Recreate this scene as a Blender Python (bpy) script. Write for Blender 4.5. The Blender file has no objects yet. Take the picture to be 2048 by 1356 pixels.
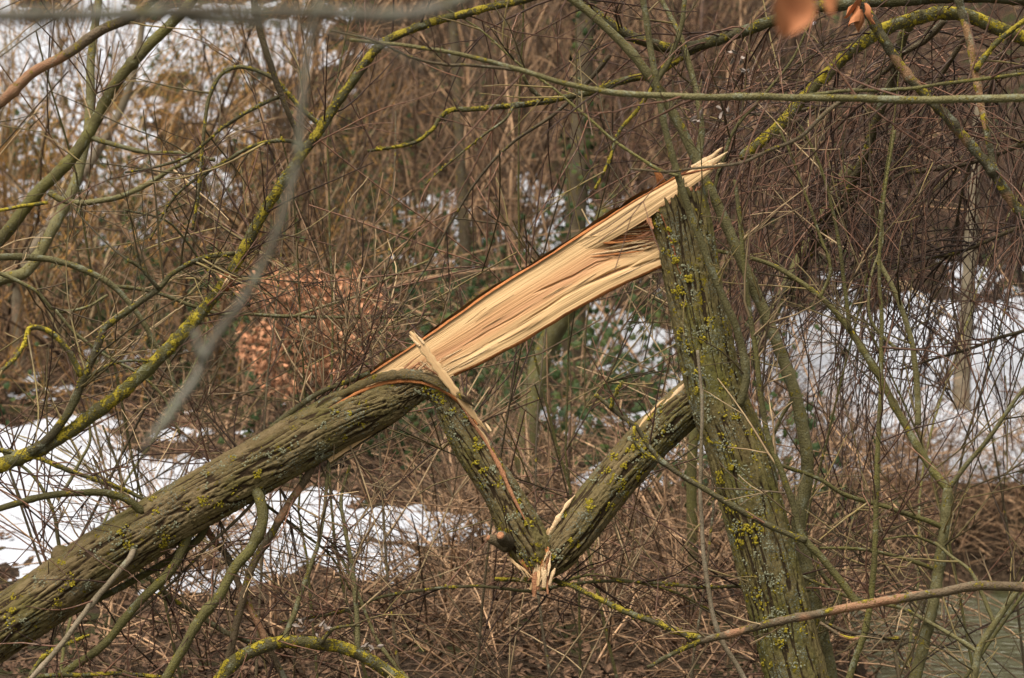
import bpy, math, random
import numpy as np
from mathutils import Vector

# ------------------------------------------------------------------ camera, sky, sun, exposure
SC = bpy.context.scene
COL = SC.collection
FOCUS = 10.0
FL = 36.0 * FOCUS / (2048 / 600.0)          # 600 photo pixels to the metre at the focus distance
PITCH = math.radians(-3.0)
CAM = np.array([0.0, 0.0, 2.6])
FWD = np.array([0.0, math.cos(PITCH), math.sin(PITCH)])
UPV = np.array([0.0, -math.sin(PITCH), math.cos(PITCH)])
RGT = np.array([1.0, 0.0, 0.0])

cam = bpy.data.cameras.new("camera")
cam.lens = FL; cam.sensor_width = 36; cam.clip_start = 0.05; cam.clip_end = 600
cam.dof.use_dof = True; cam.dof.focus_distance = FOCUS; cam.dof.aperture_fstop = 5.4; cam.dof.aperture_blades = 9
camo = bpy.data.objects.new("camera", cam); COL.objects.link(camo)
camo.location = CAM.tolist(); camo.rotation_euler = (math.radians(90) + PITCH, 0, 0)
SC.camera = camo

SUN_EL, SUN_ROT = math.radians(66), math.radians(215)
world = bpy.data.worlds.new("World"); SC.world = world; world.use_nodes = True
nt = world.node_tree; nt.nodes.clear()
sky = nt.nodes.new("ShaderNodeTexSky"); sky.sky_type = 'NISHITA'; sky.sun_disc = False
sky.sun_elevation = SUN_EL; sky.sun_rotation = SUN_ROT; sky.dust_density = 4.0
hs = nt.nodes.new("ShaderNodeHueSaturation"); hs.inputs['Saturation'].default_value = 0.08   # grey cloud cover
bg = nt.nodes.new("ShaderNodeBackground"); bg.inputs['Strength'].default_value = 0.10
wo = nt.nodes.new("ShaderNodeOutputWorld")
nt.links.new(sky.outputs[0], hs.inputs['Color']); nt.links.new(hs.outputs[0], bg.inputs[0]); nt.links.new(bg.outputs[0], wo.inputs[0])

sl = bpy.data.lights.new("sun", 'SUN'); sl.energy = 2.6; sl.angle = math.radians(40); sl.color = (1.0, 0.92, 0.82)
so = bpy.data.objects.new("sun", sl); COL.objects.link(so)
sd = Vector((math.sin(SUN_ROT) * math.cos(SUN_EL), math.cos(SUN_ROT) * math.cos(SUN_EL), math.sin(SUN_EL)))
so.rotation_euler = sd.to_track_quat('Z', 'Y').to_euler(); so.location = (0, 0, 30)

SC.view_settings.view_transform = 'Standard'; SC.view_settings.look = 'None'
SC.view_settings.exposure = 0.78; SC.view_settings.gamma = 1.0
SC.cycles.max_bounces = 5; SC.cycles.diffuse_bounces = 1; SC.cycles.glossy_bounces = 2
SC.cycles.use_denoising = True

# ------------------------------------------------------------------ numeric helpers
RNG = np.random.default_rng(7)
random.seed(7)

def P(px, py, d=FOCUS):
    """point in the place that the photograph shows at (px, py), d metres away along the view"""
    u = (px - 1024.0) / 6000.0; v = (678.0 - py) / 6000.0
    return CAM + d * (FWD + RGT * u + UPV * v)

def PX(n, d=FOCUS):
    return n / 600.0 * d / FOCUS

def _hash(ix, iy, iz, seed):
    h = (ix * 374761393 + iy * 668265263 + iz * 2147483647 + seed * 974634541) & 0xFFFFFFFF
    h = ((h ^ (h >> 13)) * 1274126177) & 0xFFFFFFFF
    h = ((h ^ (h >> 16)) * 2246822519) & 0xFFFFFFFF
    return ((h ^ (h >> 15)) & 0xFFFF) / 65535.0

def noise(x, y, z=None, seed=0):
    """value noise, -1..1"""
    x = np.asarray(x, float); y = np.asarray(y, float)
    z = np.zeros_like(x) if z is None else np.asarray(z, float)
    x, y, z = np.broadcast_arrays(x, y, z)
    fx, fy, fz = np.floor(x), np.floor(y), np.floor(z)
    ix, iy, iz = fx.astype(np.int64), fy.astype(np.int64), fz.astype(np.int64)
    tx, ty, tz = x - fx, y - fy, z - fz
    tx = tx * tx * (3 - 2 * tx); ty = ty * ty * (3 - 2 * ty); tz = tz * tz * (3 - 2 * tz)
    r = 0
    for a in (0, 1):
        wa = tx if a else 1 - tx
        for b in (0, 1):
            wb = ty if b else 1 - ty
            for c in (0, 1):
                wc = tz if c else 1 - tz
                r = r + wa * wb * wc * _hash(ix + a, iy + b, iz + c, seed)
    return r * 2 - 1

def fbm(x, y, z=None, seed=0, octv=3, gain=0.5):
    s = 0; a = 1.0; t = 0
    for o in range(octv):
        f = 2.0 ** o
        s = s + a * noise(np.asarray(x) * f, np.asarray(y) * f, None if z is None else np.asarray(z) * f, seed + o * 17)
        t += a; a *= gain
    return s / t

def sstep(a, b, x):
    t = np.clip((x - a) / (b - a), 0, 1)
    return t * t * (3 - 2 * t)

def spline(pts, n):
    """Catmull-Rom through pts (k, m) resampled evenly to n rows"""
    p = np.asarray(pts, float)
    if len(p) == 2:
        t = np.linspace(0, 1, n)[:, None]; return p[0] * (1 - t) + p[1] * t
    q = np.vstack([2 * p[0] - p[1], p, 2 * p[-1] - p[-2]])
    out = []
    for i in range(1, len(q) - 2):
        t = np.linspace(0, 1, 24, endpoint=False)[:, None]
        a, b, c, d = q[i - 1], q[i], q[i + 1], q[i + 2]
        out.append(0.5 * (2 * b + (c - a) * t + (2 * a - 5 * b + 4 * c - d) * t * t + (3 * b - a - 3 * c + d) * t ** 3))
    out.append(p[-1:]); out = np.vstack(out)
    L = np.concatenate([[0], np.cumsum(np.linalg.norm(np.diff(out[:, :3], axis=0), axis=1))])
    s = np.linspace(0, L[-1], n)
    return np.stack([np.interp(s, L, out[:, k]) for k in range(out.shape[1])], 1)

def frames(c):
    """tangent and two normals along a line of centres (parallel transport); n1 starts towards the camera side"""
    t = np.gradient(c, axis=0); t /= np.linalg.norm(t, axis=1)[:, None] + 1e-12
    n1 = np.empty_like(t); v = np.array([0.0, 1.0, 0.0])
    if abs(t[0] @ v) > 0.9: v = np.array([1.0, 0, 0])
    for i in range(len(t)):
        v = v - (v @ t[i]) * t[i]; v = v / (np.linalg.norm(v) + 1e-12); n1[i] = v
    n2 = np.cross(t, n1)
    return t, n1, n2

class Mesh:
    """collects pieces of one object"""
    def __init__(self):
        self.v = []; self.q = []; self.t = []; self.g = []; self.h = []; self.n = 0
    def add(self, v, quads=None, tris=None, g=None, h=None):
        v = np.asarray(v, float).reshape(-1, 3)
        self.v.append(v)
        if quads is not None and len(quads): self.q.append(np.asarray(quads, np.int64).reshape(-1, 4) + self.n)
        if tris is not None and len(tris): self.t.append(np.asarray(tris, np.int64).reshape(-1, 3) + self.n)
        self.g.append(v * 1.0 if g is None else np.asarray(g, float).reshape(-1, 3))
        self.h.append(np.zeros(len(v)) if h is None else np.asarray(h, float).reshape(-1))
        self.n += len(v)
        return self
    def build(self, name, mat, parent=None, origin=None, smooth=True):
        v = np.vstack(self.v)
        if origin is not None: v = v - np.asarray(origin)
        q = np.vstack(self.q) if self.q else np.zeros((0, 4), np.int64)
        t = np.vstack(self.t) if self.t else np.zeros((0, 3), np.int64)
        me = bpy.data.meshes.new(name)
        me.vertices.add(len(v)); me.vertices.foreach_set('co', v.ravel().astype(np.float32))
        nl = len(q) * 4 + len(t) * 3
        me.loops.add(nl); me.loops.foreach_set('vertex_index', np.concatenate([q.ravel(), t.ravel()]).astype(np.int32))
        me.polygons.add(len(q) + len(t))
        ls = np.concatenate([np.arange(len(q)) * 4, len(q) * 4 + np.arange(len(t)) * 3]).astype(np.int32)
        me.polygons.foreach_set('loop_start', ls)
        me.polygons.foreach_set('use_smooth', np.full(len(q) + len(t), bool(smooth)))
        me.update(calc_edges=True)
        a = me.attributes.new('gc', 'FLOAT_VECTOR', 'POINT'); a.data.foreach_set('vector', np.vstack(self.g).ravel().astype(np.float32))
        a = me.attributes.new('h', 'FLOAT', 'POINT'); a.data.foreach_set('value', np.concatenate(self.h).astype(np.float32))
        me.materials.append(mat)
        o = bpy.data.objects.new(name, me); COL.objects.link(o)
        if parent is not None: o.parent = parent
        return o

def grid_quads(nr, nc, wrap):
    i = np.arange(nr - 1)[:, None]; j = np.arange(nc if wrap else nc - 1)[None, :]
    k = (j + 1) % nc if wrap else j + 1
    a = i * nc + j; b = i * nc + k; c = (i + 1) * nc + k; d = (i + 1) * nc + j
    return np.stack([a, b, c, d], -1).reshape(-1, 4)

def add_tube(m, pts, rad, sides=5, cap=True, rough=0.0, seed=0, gl0=0.0, hval=0.6):
    c = np.asarray(pts, float); r = np.broadcast_to(np.asarray(rad, float), (len(c),))
    t, n1, n2 = frames(c)
    a = np.linspace(0, 2 * math.pi, sides, endpoint=False)
    ca, sa = np.cos(a)[None, :, None], np.sin(a)[None, :, None]
    L = np.concatenate([[0], np.cumsum(np.linalg.norm(np.diff(c, axis=0), axis=1))]) + gl0
    rr = np.repeat(r[:, None], sides, 1)
    if rough > 0:
        nn = fbm(np.cos(a)[None, :] * 1.6 + L[:, None] * 0, np.sin(a)[None, :] * 1.6, L[:, None] * 55, seed, 2)
        rr = rr * (1 + rough * nn)
    v = c[:, None, :] + rr[..., None] * (ca * n1[:, None, :] + sa * n2[:, None, :])
    g = np.stack([np.cos(a)[None, :] * rr, np.sin(a)[None, :] * rr, np.repeat(L[:, None], sides, 1)], -1)
    nr = len(c); q = grid_quads(nr, sides, True); V = v.reshape(-1, 3); G = g.reshape(-1, 3); tr = None
    if cap:
        V = np.vstack([V, c[0], c[-1]]); G = np.vstack([G, [0, 0, L[0]], [0, 0, L[-1]]])
        j = np.arange(sides); k = (j + 1) % sides; e = nr * sides
        tr = np.vstack([np.stack([np.full(sides, e), k, j], 1), np.stack([np.full(sides, e + 1), (nr - 1) * sides + j, (nr - 1) * sides + k], 1)])
    m.add(V, q, tr, G, np.full(len(V), hval))

# ------------------------------------------------------------------ materials
def ramp_node(nt, stops):
    n = nt.nodes.new("ShaderNodeValToRGB"); e = n.color_ramp.elements
    while len(e) < len(stops): e.new(0.5)
    for k, (p, c) in enumerate(stops):
        e[k].position = p; e[k].color = tuple(c) + (1,) if len(c) == 3 else c
    return n

class Mat:
    def __init__(self, name, rough=0.85, spec=0.25):
        self.m = bpy.data.materials.new(name); self.m.use_nodes = True
        self.nt = self.m.node_tree; self.b = self.nt.nodes['Principled BSDF']
        self.b.inputs['Roughness'].default_value = rough
        self.b.inputs['Specular IOR Level'].default_value = spec
    def node(self, t, **kw):
        n = self.nt.nodes.new(t)
        for k, v in kw.items(): setattr(n, k, v)
        return n
    def link(self, a, b): self.nt.links.new(a, b)
    def attr(self, name):
        return self.node("ShaderNodeAttribute", attribute_name=name)
    def gc(self, scale=(1, 1, 1)):
        a = self.attr('gc'); mp = self.node("ShaderNodeMapping"); mp.inputs['Scale'].default_value = scale
        self.link(a.outputs['Vector'], mp.inputs[0]); return mp.outputs[0]
    def objpos(self):
        g = self.node("ShaderNodeNewGeometry"); return g.outputs['Position']
    def noise(self, vec, scale, detail=3, rough=0.55):
        n = self.node("ShaderNodeTexNoise"); n.inputs['Scale'].default_value = scale
        n.inputs['Detail'].default_value = detail; n.inputs['Roughness'].default_value = rough
        self.link(vec, n.inputs['Vector']); return n.outputs['Fac']
    def ramp(self, fac, stops):
        r = ramp_node(self.nt, stops); self.link(fac, r.inputs[0]); return r.outputs[0]
    def mix(self, fac, a, b, blend='MIX'):
        n = self.node("ShaderNodeMix", data_type='RGBA', blend_type=blend)
        for sock, v in ((n.inputs[0], fac), (n.inputs[6], a), (n.inputs[7], b)):
            if isinstance(v, (int, float)): sock.default_value = v
            elif isinstance(v, (tuple, list)): sock.default_value = tuple(v) + (1,) if len(v) == 3 else v
            else: self.link(v, sock)
        return n.outputs[2]
    def math(self, op, a, b=0.0, clamp=False):
        n = self.node("ShaderNodeMath", operation=op, use_clamp=clamp)
        for sock, v in ((n.inputs[0], a), (n.inputs[1], b)):
            if isinstance(v, (int, float)): sock.default_value = v
            else: self.link(v, sock)
        return n.outputs[0]
    def step(self, v, a, b):
        n = self.node("ShaderNodeMapRange", interpolation_type='SMOOTHSTEP')
        n.inputs[1].default_value = a; n.inputs[2].default_value = b
        self.link(v, n.inputs[0]); return n.outputs[0]
    def color(self, c):
        if isinstance(c, (tuple, list)): self.b.inputs['Base Color'].default_value = tuple(c) + (1,)
        else: self.link(c, self.b.inputs['Base Color'])
    def bump(self, h, strength, dist):
        n = self.node("ShaderNodeBump"); n.inputs['Strength'].default_value = strength; n.inputs['Distance'].default_value = dist
        self.link(h, n.inputs['Height']); self.link(n.outputs[0], self.b.inputs['Normal'])

def bark_mat(name, ridge_a, ridge_b, furrow, yellow=0.5, grey=0.5, green=0.0):
    """rough bark of the big trunks; h = relief built into the mesh (1 on the plates, 0 in the furrows)"""
    M = Mat(name, 0.9, 0.15)
    v = M.gc((1, 1, 0.45)); v1 = M.gc((1, 1, 1))
    h = M.attr('h').outputs['Fac']
    col = M.mix(M.step(M.noise(v, 22, 4), 0.35, 0.65), ridge_a, ridge_b)
    col = M.mix(M.math('MULTIPLY', M.noise(v1, 260, 3), 0.35), col, (0.055, 0.042, 0.024))
    if green: col = M.mix(M.math('MULTIPLY', M.step(M.noise(v, 7, 3), 0.4, 0.65), green), col, (0.115, 0.115, 0.02))
    col = M.mix(M.step(h, 0.45, 0.10), col, furrow)
    # grey-green crust lichen in fine specks, thicker in some areas
    dens = M.math('MULTIPLY', M.math('SUBTRACT', M.noise(v1, 9, 3), 0.5), 0.55)
    gm = M.step(M.math('ADD', M.noise(v1, 175, 4, 0.75), dens), 0.63 - 0.13 * grey, 0.67 - 0.13 * grey)
    gm = M.math('MULTIPLY', gm, M.step(h, 0.25, 0.5))
    col = M.mix(M.math('MULTIPLY', gm, 0.8), col, M.ramp(M.noise(v1, 420, 2), [(0.3, (0.16, 0.175, 0.12)), (0.7, (0.36, 0.37, 0.28))]))
    # yellow leaf lichen
    yd = M.math('MULTIPLY', M.math('SUBTRACT', M.noise(v1, 25, 2), 0.5), 1.0)
    ym = M.step(M.math('ADD', M.noise(v1, 120, 4, 0.75), yd), 0.735 - 0.16 * yellow, 0.785 - 0.16 * yellow)
    col = M.mix(ym, col, M.ramp(M.noise(v1, 300, 2), [(0.3, (0.20, 0.15, 0.012)), (0.7, (0.45, 0.35, 0.03))]))
    # dark and pale flecks of weathered bark
    col = M.mix(M.math('MULTIPLY', M.step(M.noise(v, 330, 3, 0.8), 0.58, 0.72), 0.4), col, (0.045, 0.032, 0.02))
    M.color(col)
    b = M.math('ADD', M.noise(v, 140, 5, 0.75), M.math('MULTIPLY', ym, 0.5)); b = M.math('ADD', b, M.math('MULTIPLY', gm, 0.3))
    M.bump(b, 1.0, 0.008)
    return M.m

def branch_mat(name, a, b, yellow=0.3, grey=0.2, dark=(0.04, 0.03, 0.02), wood=None, rnd=0.25, scale=1.0):
    """bark of branches, shoots and twigs, with crust lichens"""
    M = Mat(name, 0.75, 0.25)
    v1 = M.gc((1, 1, 1)); v = M.gc((1, 1, 0.3)); oi = M.node("ShaderNodeObjectInfo")
    off = M.node("ShaderNodeVectorMath", operation='ADD'); M.link(v1, off.inputs[0])
    sc_ = M.node("ShaderNodeVectorMath", operation='SCALE'); sc_.inputs[0].default_value = (37, 11, 23); M.link(oi.outputs['Random'], sc_.inputs[3])
    M.link(sc_.outputs[0], off.inputs[1]); v1 = off.outputs[0]
    pos = M.objpos()
    col = M.mix(M.step(M.noise(pos, 9, 3), 0.35, 0.65), a, b)
    col = M.mix(M.math('MULTIPLY', M.step(M.noise(v1, 150, 3), 0.5, 0.75), 0.7), col, dark)
    if wood is not None:
        wm = M.step(M.noise(v1, 5.0, 1), 0.54, 0.58)
        col = M.mix(wm, col, M.mix(M.noise(v, 90, 3), wood[0], wood[1]))
    nz = M.node("ShaderNodeSeparateXYZ"); g = M.node("ShaderNodeNewGeometry"); M.link(g.outputs['Normal'], nz.inputs[0])
    up = M.math('MULTIPLY', nz.outputs[2], 0.035)
    if grey > 0:
        gm = M.step(M.math('ADD', M.math('ADD', M.math('MULTIPLY', M.noise(v1, 24, 2), 0.5), M.math('MULTIPLY', M.noise(v1, 130, 4, 0.75), 0.5)), up), 0.60 - 0.12 * grey, 0.66 - 0.12 * grey)
        col = M.mix(M.math('MULTIPLY', gm, 0.6), col, (0.24, 0.25, 0.17))
    if yellow > 0:
        n1 = M.math('ADD', M.math('ADD', M.math('MULTIPLY', M.noise(v1, 26 * scale, 3, 0.6), 0.6), M.math('MULTIPLY', M.noise(v1, 150, 4, 0.75), 0.4)), up)
        ym = M.step(n1, 0.605 - 0.17 * yellow, 0.66 - 0.17 * yellow)
        col = M.mix(ym, col, M.ramp(M.noise(v1, 220, 2), [(0.3, (0.22, 0.165, 0.01)), (0.7, (0.44, 0.34, 0.03))]))
        M.bump(M.math('ADD', M.math('MULTIPLY', ym, 0.6), M.noise(v1, 180, 3)), 1.0, 0.006)
    else:
        M.bump(M.noise(v1, 180, 3), 0.8, 0.004)
    hsv = M.node("ShaderNodeHueSaturation"); M.link(col, hsv.inputs['Color'])
    mr = M.node("ShaderNodeMapRange"); mr.inputs[3].default_value = 1 - rnd; mr.inputs[4].default_value = 1 + rnd
    M.link(oi.outputs['Random'], mr.inputs[0]); M.link(mr.outputs[0], hsv.inputs['Value'])
    M.color(hsv.outputs[0])
    return M.m

def twig_mat(name, a, b, rnd=0.55):
    M = Mat(name, 0.7, 0.25)
    pos = M.objpos(); oi = M.node("ShaderNodeObjectInfo")
    col = M.mix(M.step(M.noise(pos, 6, 4, 0.7), 0.38, 0.62), a, b)
    col = M.mix(M.math('MULTIPLY', M.step(M.noise(pos, 60, 2), 0.5, 0.7), 0.35), col, (0.22, 0.19, 0.14))
    hsv = M.node("ShaderNodeHueSaturation"); M.link(col, hsv.inputs['Color'])
    mr = M.node("ShaderNodeMapRange"); mr.inputs[3].default_value = 1 - rnd; mr.inputs[4].default_value = 1 + rnd
    mr.inputs[3].default_value = 0.30; mr.inputs[4].default_value = 0.9 + 1.6 * rnd
    M.link(M.math('POWER', M.math('FRACT', M.math('ADD', M.attr('h').outputs['Fac'], oi.outputs['Random'])), 1.9), mr.inputs[0]); M.link(mr.outputs[0], hsv.inputs['Value'])
    M.color(hsv.outputs[0]); return M.m

def wood_mat(name, edge, mid, heart, streak):
    """fresh split wood; gc = (across 0..1, along in metres, relief)"""
    M = Mat(name, 0.6, 0.3)
    sp = M.node("ShaderNodeSeparateXYZ"); M.link(M.attr('gc').outputs['Vector'], sp.inputs[0])
    warp = M.math('MULTIPLY', M.math('SUBTRACT', M.noise(M.gc((5, 4, 1)), 1.0, 3), 0.5), 0.30)
    t = M.math('ADD', sp.outputs[0], warp)
    col = M.ramp(t, [(0.0, edge), (0.22, edge), (0.36, mid), (0.5, heart), (0.64, mid), (0.74, edge), (1.0, edge)])
    fib = M.noise(M.gc((34, 1.6, 1)), 1.0, 5, 0.7)
    col = M.mix(M.math('MULTIPLY', M.step(fib, 0.45, 0.85), 0.28), col, streak)
    fine = M.noise(M.gc((150, 5, 1)), 1.0, 3, 0.6)
    col = M.mix(M.math('MULTIPLY', M.step(fine, 0.5, 0.75), 0.30), col, (0.64, 0.43, 0.215))
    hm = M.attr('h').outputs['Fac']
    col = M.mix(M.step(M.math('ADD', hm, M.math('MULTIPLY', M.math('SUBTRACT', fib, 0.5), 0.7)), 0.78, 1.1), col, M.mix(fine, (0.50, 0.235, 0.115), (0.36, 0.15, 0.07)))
    M.color(col)
    M.bump(M.math('ADD', fib, M.math('MULTIPLY', fine, 0.6)), 0.6, 0.0025)
    return M.m

MB_STAND = bark_mat("bark_standing", (0.235, 0.185, 0.075), (0.155, 0.116, 0.046), (0.045, 0.03, 0.015), 0.45, 0.5, 0.6)
MB_FALL = bark_mat("bark_fallen", (0.29, 0.21, 0.105), (0.19, 0.135, 0.06), (0.048, 0.03, 0.015), 0.3, 0.3, 0.4)
MB_HINGE = bark_mat("bark_hinge", (0.26, 0.19, 0.09), (0.165, 0.12, 0.05), (0.045, 0.029, 0.014), 0.4, 0.45, 0.45)
MW_FACE = wood_mat("split_wood", (0.66, 0.425, 0.195), (0.59, 0.325, 0.14), (0.51, 0.255, 0.113), (0.52, 0.24, 0.095))
MW_LATH = wood_mat("lath_wood", (0.64, 0.42, 0.20), (0.60, 0.36, 0.165), (0.62, 0.40, 0.19), (0.46, 0.235, 0.10))
def torn_mat(name, a, b, c):
    M = Mat(name, 0.75, 0.2); f1 = M.noise(M.gc((9, 9, 9)), 1, 4, 0.7); f2 = M.noise(M.objpos(), 160, 4, 0.7)
    col = M.mix(M.step(f2, 0.35, 0.65), a, b); M.color(M.mix(M.math('MULTIPLY', M.step(f1, 0.45, 0.7), 0.8), col, c))
    M.bump(f2, 1.0, 0.006); return M.m
MW_SPL = torn_mat("splinter_wood", (0.82, 0.62, 0.36), (0.74, 0.49, 0.26), (0.60, 0.34, 0.16))
MW_INNER = torn_mat("inner_bark", (0.36, 0.13, 0.05), (0.22, 0.08, 0.035), (0.11, 0.05, 0.025))
MW_EDGE = torn_mat("orange_inner_bark", (0.62, 0.25, 0.08), (0.46, 0.165, 0.055), (0.28, 0.10, 0.04))
MW_PINK = torn_mat("pink_wood", (0.52, 0.25, 0.12), (0.36, 0.155, 0.075), (0.24, 0.10, 0.05))

OLIVE = branch_mat("olive_shoot", (0.13, 0.115, 0.032), (0.10, 0.085, 0.03), 0.12, 0.25)
OLIVE_PALE = branch_mat("pale_olive_stem", (0.19, 0.165, 0.07), (0.14, 0.12, 0.045), 0.15, 0.45)
LICHEN = branch_mat("lichened_branch", (0.11, 0.10, 0.03), (0.08, 0.065, 0.028), 0.66, 0.5)
LICHEN_LT = branch_mat("partly_lichened_branch", (0.10, 0.088, 0.032), (0.075, 0.06, 0.028), 0.35, 0.4)
GREYTAN = branch_mat("grey_tan_shoot", (0.24, 0.19, 0.125), (0.16, 0.125, 0.075), 0.0, 0.2)
PEELED = branch_mat("peeled_branch", (0.20, 0.14, 0.08), (0.12, 0.085, 0.045), 0.3, 0.3, wood=((0.30, 0.12, 0.06), (0.45, 0.28, 0.15)))
DEADWOOD = branch_mat("dead_branch", (0.10, 0.085, 0.04), (0.07, 0.055, 0.03), 0.5, 0.6, wood=((0.22, 0.10, 0.045), (0.35, 0.22, 0.11)))
BROWN = branch_mat("brown_branch", (0.115, 0.085, 0.045), (0.075, 0.055, 0.03), 0.15, 0.15)
GREYFG = branch_mat("grey_branch", (0.20, 0.185, 0.145), (0.13, 0.11, 0.075), 0.1, 0.6)

TW_RED = twig_mat("red_brown_twig", (0.165, 0.078, 0.045), (0.10, 0.052, 0.034))
TW_OLIVE = twig_mat("olive_twig", (0.20, 0.15, 0.055), (0.13, 0.092, 0.04))
TW_TAN = twig_mat("tan_twig", (0.34, 0.24, 0.125), (0.20, 0.132, 0.07))
TW_ORANGE = twig_mat("orange_twig", (0.46, 0.23, 0.05), (0.30, 0.16, 0.05))
TW_BROWN = twig_mat("brown_twig", (0.26, 0.152, 0.076), (0.115, 0.066, 0.036), 0.7)
TW_DARK = twig_mat("dark_twig", (0.115, 0.068, 0.048), (0.07, 0.045, 0.033))
TW_DEAD = twig_mat("dead_stem", (0.38, 0.232, 0.125), (0.16, 0.09, 0.05), 0.7)

# ------------------------------------------------------------------ naming helpers
def tag(o, label=None, cat=None, group=None, kind=None):
    if label: o['label'] = label
    if cat: o['category'] = cat
    if group: o['group'] = group
    if kind: o['kind'] = kind
    return o

def empty(name, loc):
    o = bpy.data.objects.new(name, None); COL.objects.link(o); o.location = [float(x) for x in loc]
    o.empty_display_size = 0.05
    return o

# ------------------------------------------------------------------ the ground
K = 1.3
def ground(x, y):
    x = np.asarray(x, float) / K; y = np.asarray(y, float) / K
    m = sstep(1.0, 1.75, x + 0.12 * noise(y * 1.3, y * 0 + 3, seed=3))
    yy = y + 0.25 * noise(x * 0.9, y * 0.3, seed=5)
    zl = np.interp(yy, [-60, -3, 0, 1.5, 2.6, 6.2, 6.8, 8.9, 9.5, 11, 14.5, 20, 26, 34, 60, 200], [1.5, 0.55, 0.4, 0.2, -0.6, -0.6, 0.0, 0.08, 0.36, 0.50, 0.85, 1.6, 4.0, 7.6, 20, 34])
    zr = np.interp(yy, [-60, -3, 0, 1.5, 2.6, 13.2, 14.3, 14.8, 16, 20, 26, 34, 60, 200], [1.5, 0.55, 0.4, 0.2, -0.6, -0.6, 0.0, 0.42, 0.66, 1.5, 4.0, 7.6, 20, 34])
    z = zl * (1 - m) + zr * m
    z = z + 0.06 * fbm(x * 1.1, y * 1.1, seed=11) + 0.025 * fbm(x * 5, y * 5, seed=12, octv=2)
    return z * K

def ground_at(px, py):
    d = np.linspace(11.5, 80, 2000); u = (px - 1024) / 6000.0; v = (678 - py) / 6000.0
    p = CAM + d[:, None] * (FWD + RGT * u + UPV * v)
    g = p[:, 2] - ground(p[:, 0], p[:, 1]); i = np.argmax(g < 0)
    return p[i]

xs = np.unique(np.concatenate([np.linspace(-150, -9.2, 24), np.linspace(-9, 9, 180), np.linspace(9.2, 150, 24)]))
ys = np.unique(np.concatenate([np.linspace(-60, 0, 12), np.linspace(0, 8, 16), np.linspace(8, 46, 320), np.linspace(46, 260, 40)]))
X, Y = np.meshgrid(xs, ys); Z = ground(X, Y)
M_ = Mat("leaf_litter_soil", 0.95, 0.1)
pos = M_.objpos()
c = M_.ramp(M_.noise(pos, 1.6, 4), [(0.3, (0.024, 0.017, 0.011)), (0.5, (0.05, 0.033, 0.02)), (0.68, (0.09, 0.058, 0.036))])
c = M_.mix(M_.step(M_.noise(pos, 45, 4, 0.7), 0.45, 0.65), c, (0.13, 0.085, 0.052))
c = M_.mix(M_.math('MULTIPLY', M_.step(M_.noise(pos, 2.3, 3), 0.56, 0.66), 0.8), c, (0.055, 0.06, 0.02))
M_.color(c); M_.bump(M_.noise(pos, 38, 5, 0.7), 1.0, 0.05)
tag(Mesh().add(np.stack([X, Y, Z], -1), grid_quads(len(ys), len(xs), False)).build("ground", M_.m), kind="structure")

# water of the little river
M_ = Mat("river_water", 0.06, 0.5)
M_.color((0.085, 0.085, 0.045)); M_.b.inputs['IOR'].default_value = 1.33
mp = M_.node("ShaderNodeMapping"); mp.inputs['Scale'].default_value = (1.0, 2.2, 1); M_.link(M_.objpos(), mp.inputs[0])
M_.bump(M_.noise(mp.outputs[0], 4.0, 3, 0.5), 1.0, 0.30)
xs2 = np.linspace(-150, 150, 60); ys2 = np.linspace(-10, 26, 60); X2, Y2 = np.meshgrid(xs2, ys2)
tag(Mesh().add(np.stack([X2, Y2, X2 * 0], -1), grid_quads(60, 60, False)).build("water", M_.m), kind="structure")

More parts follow.
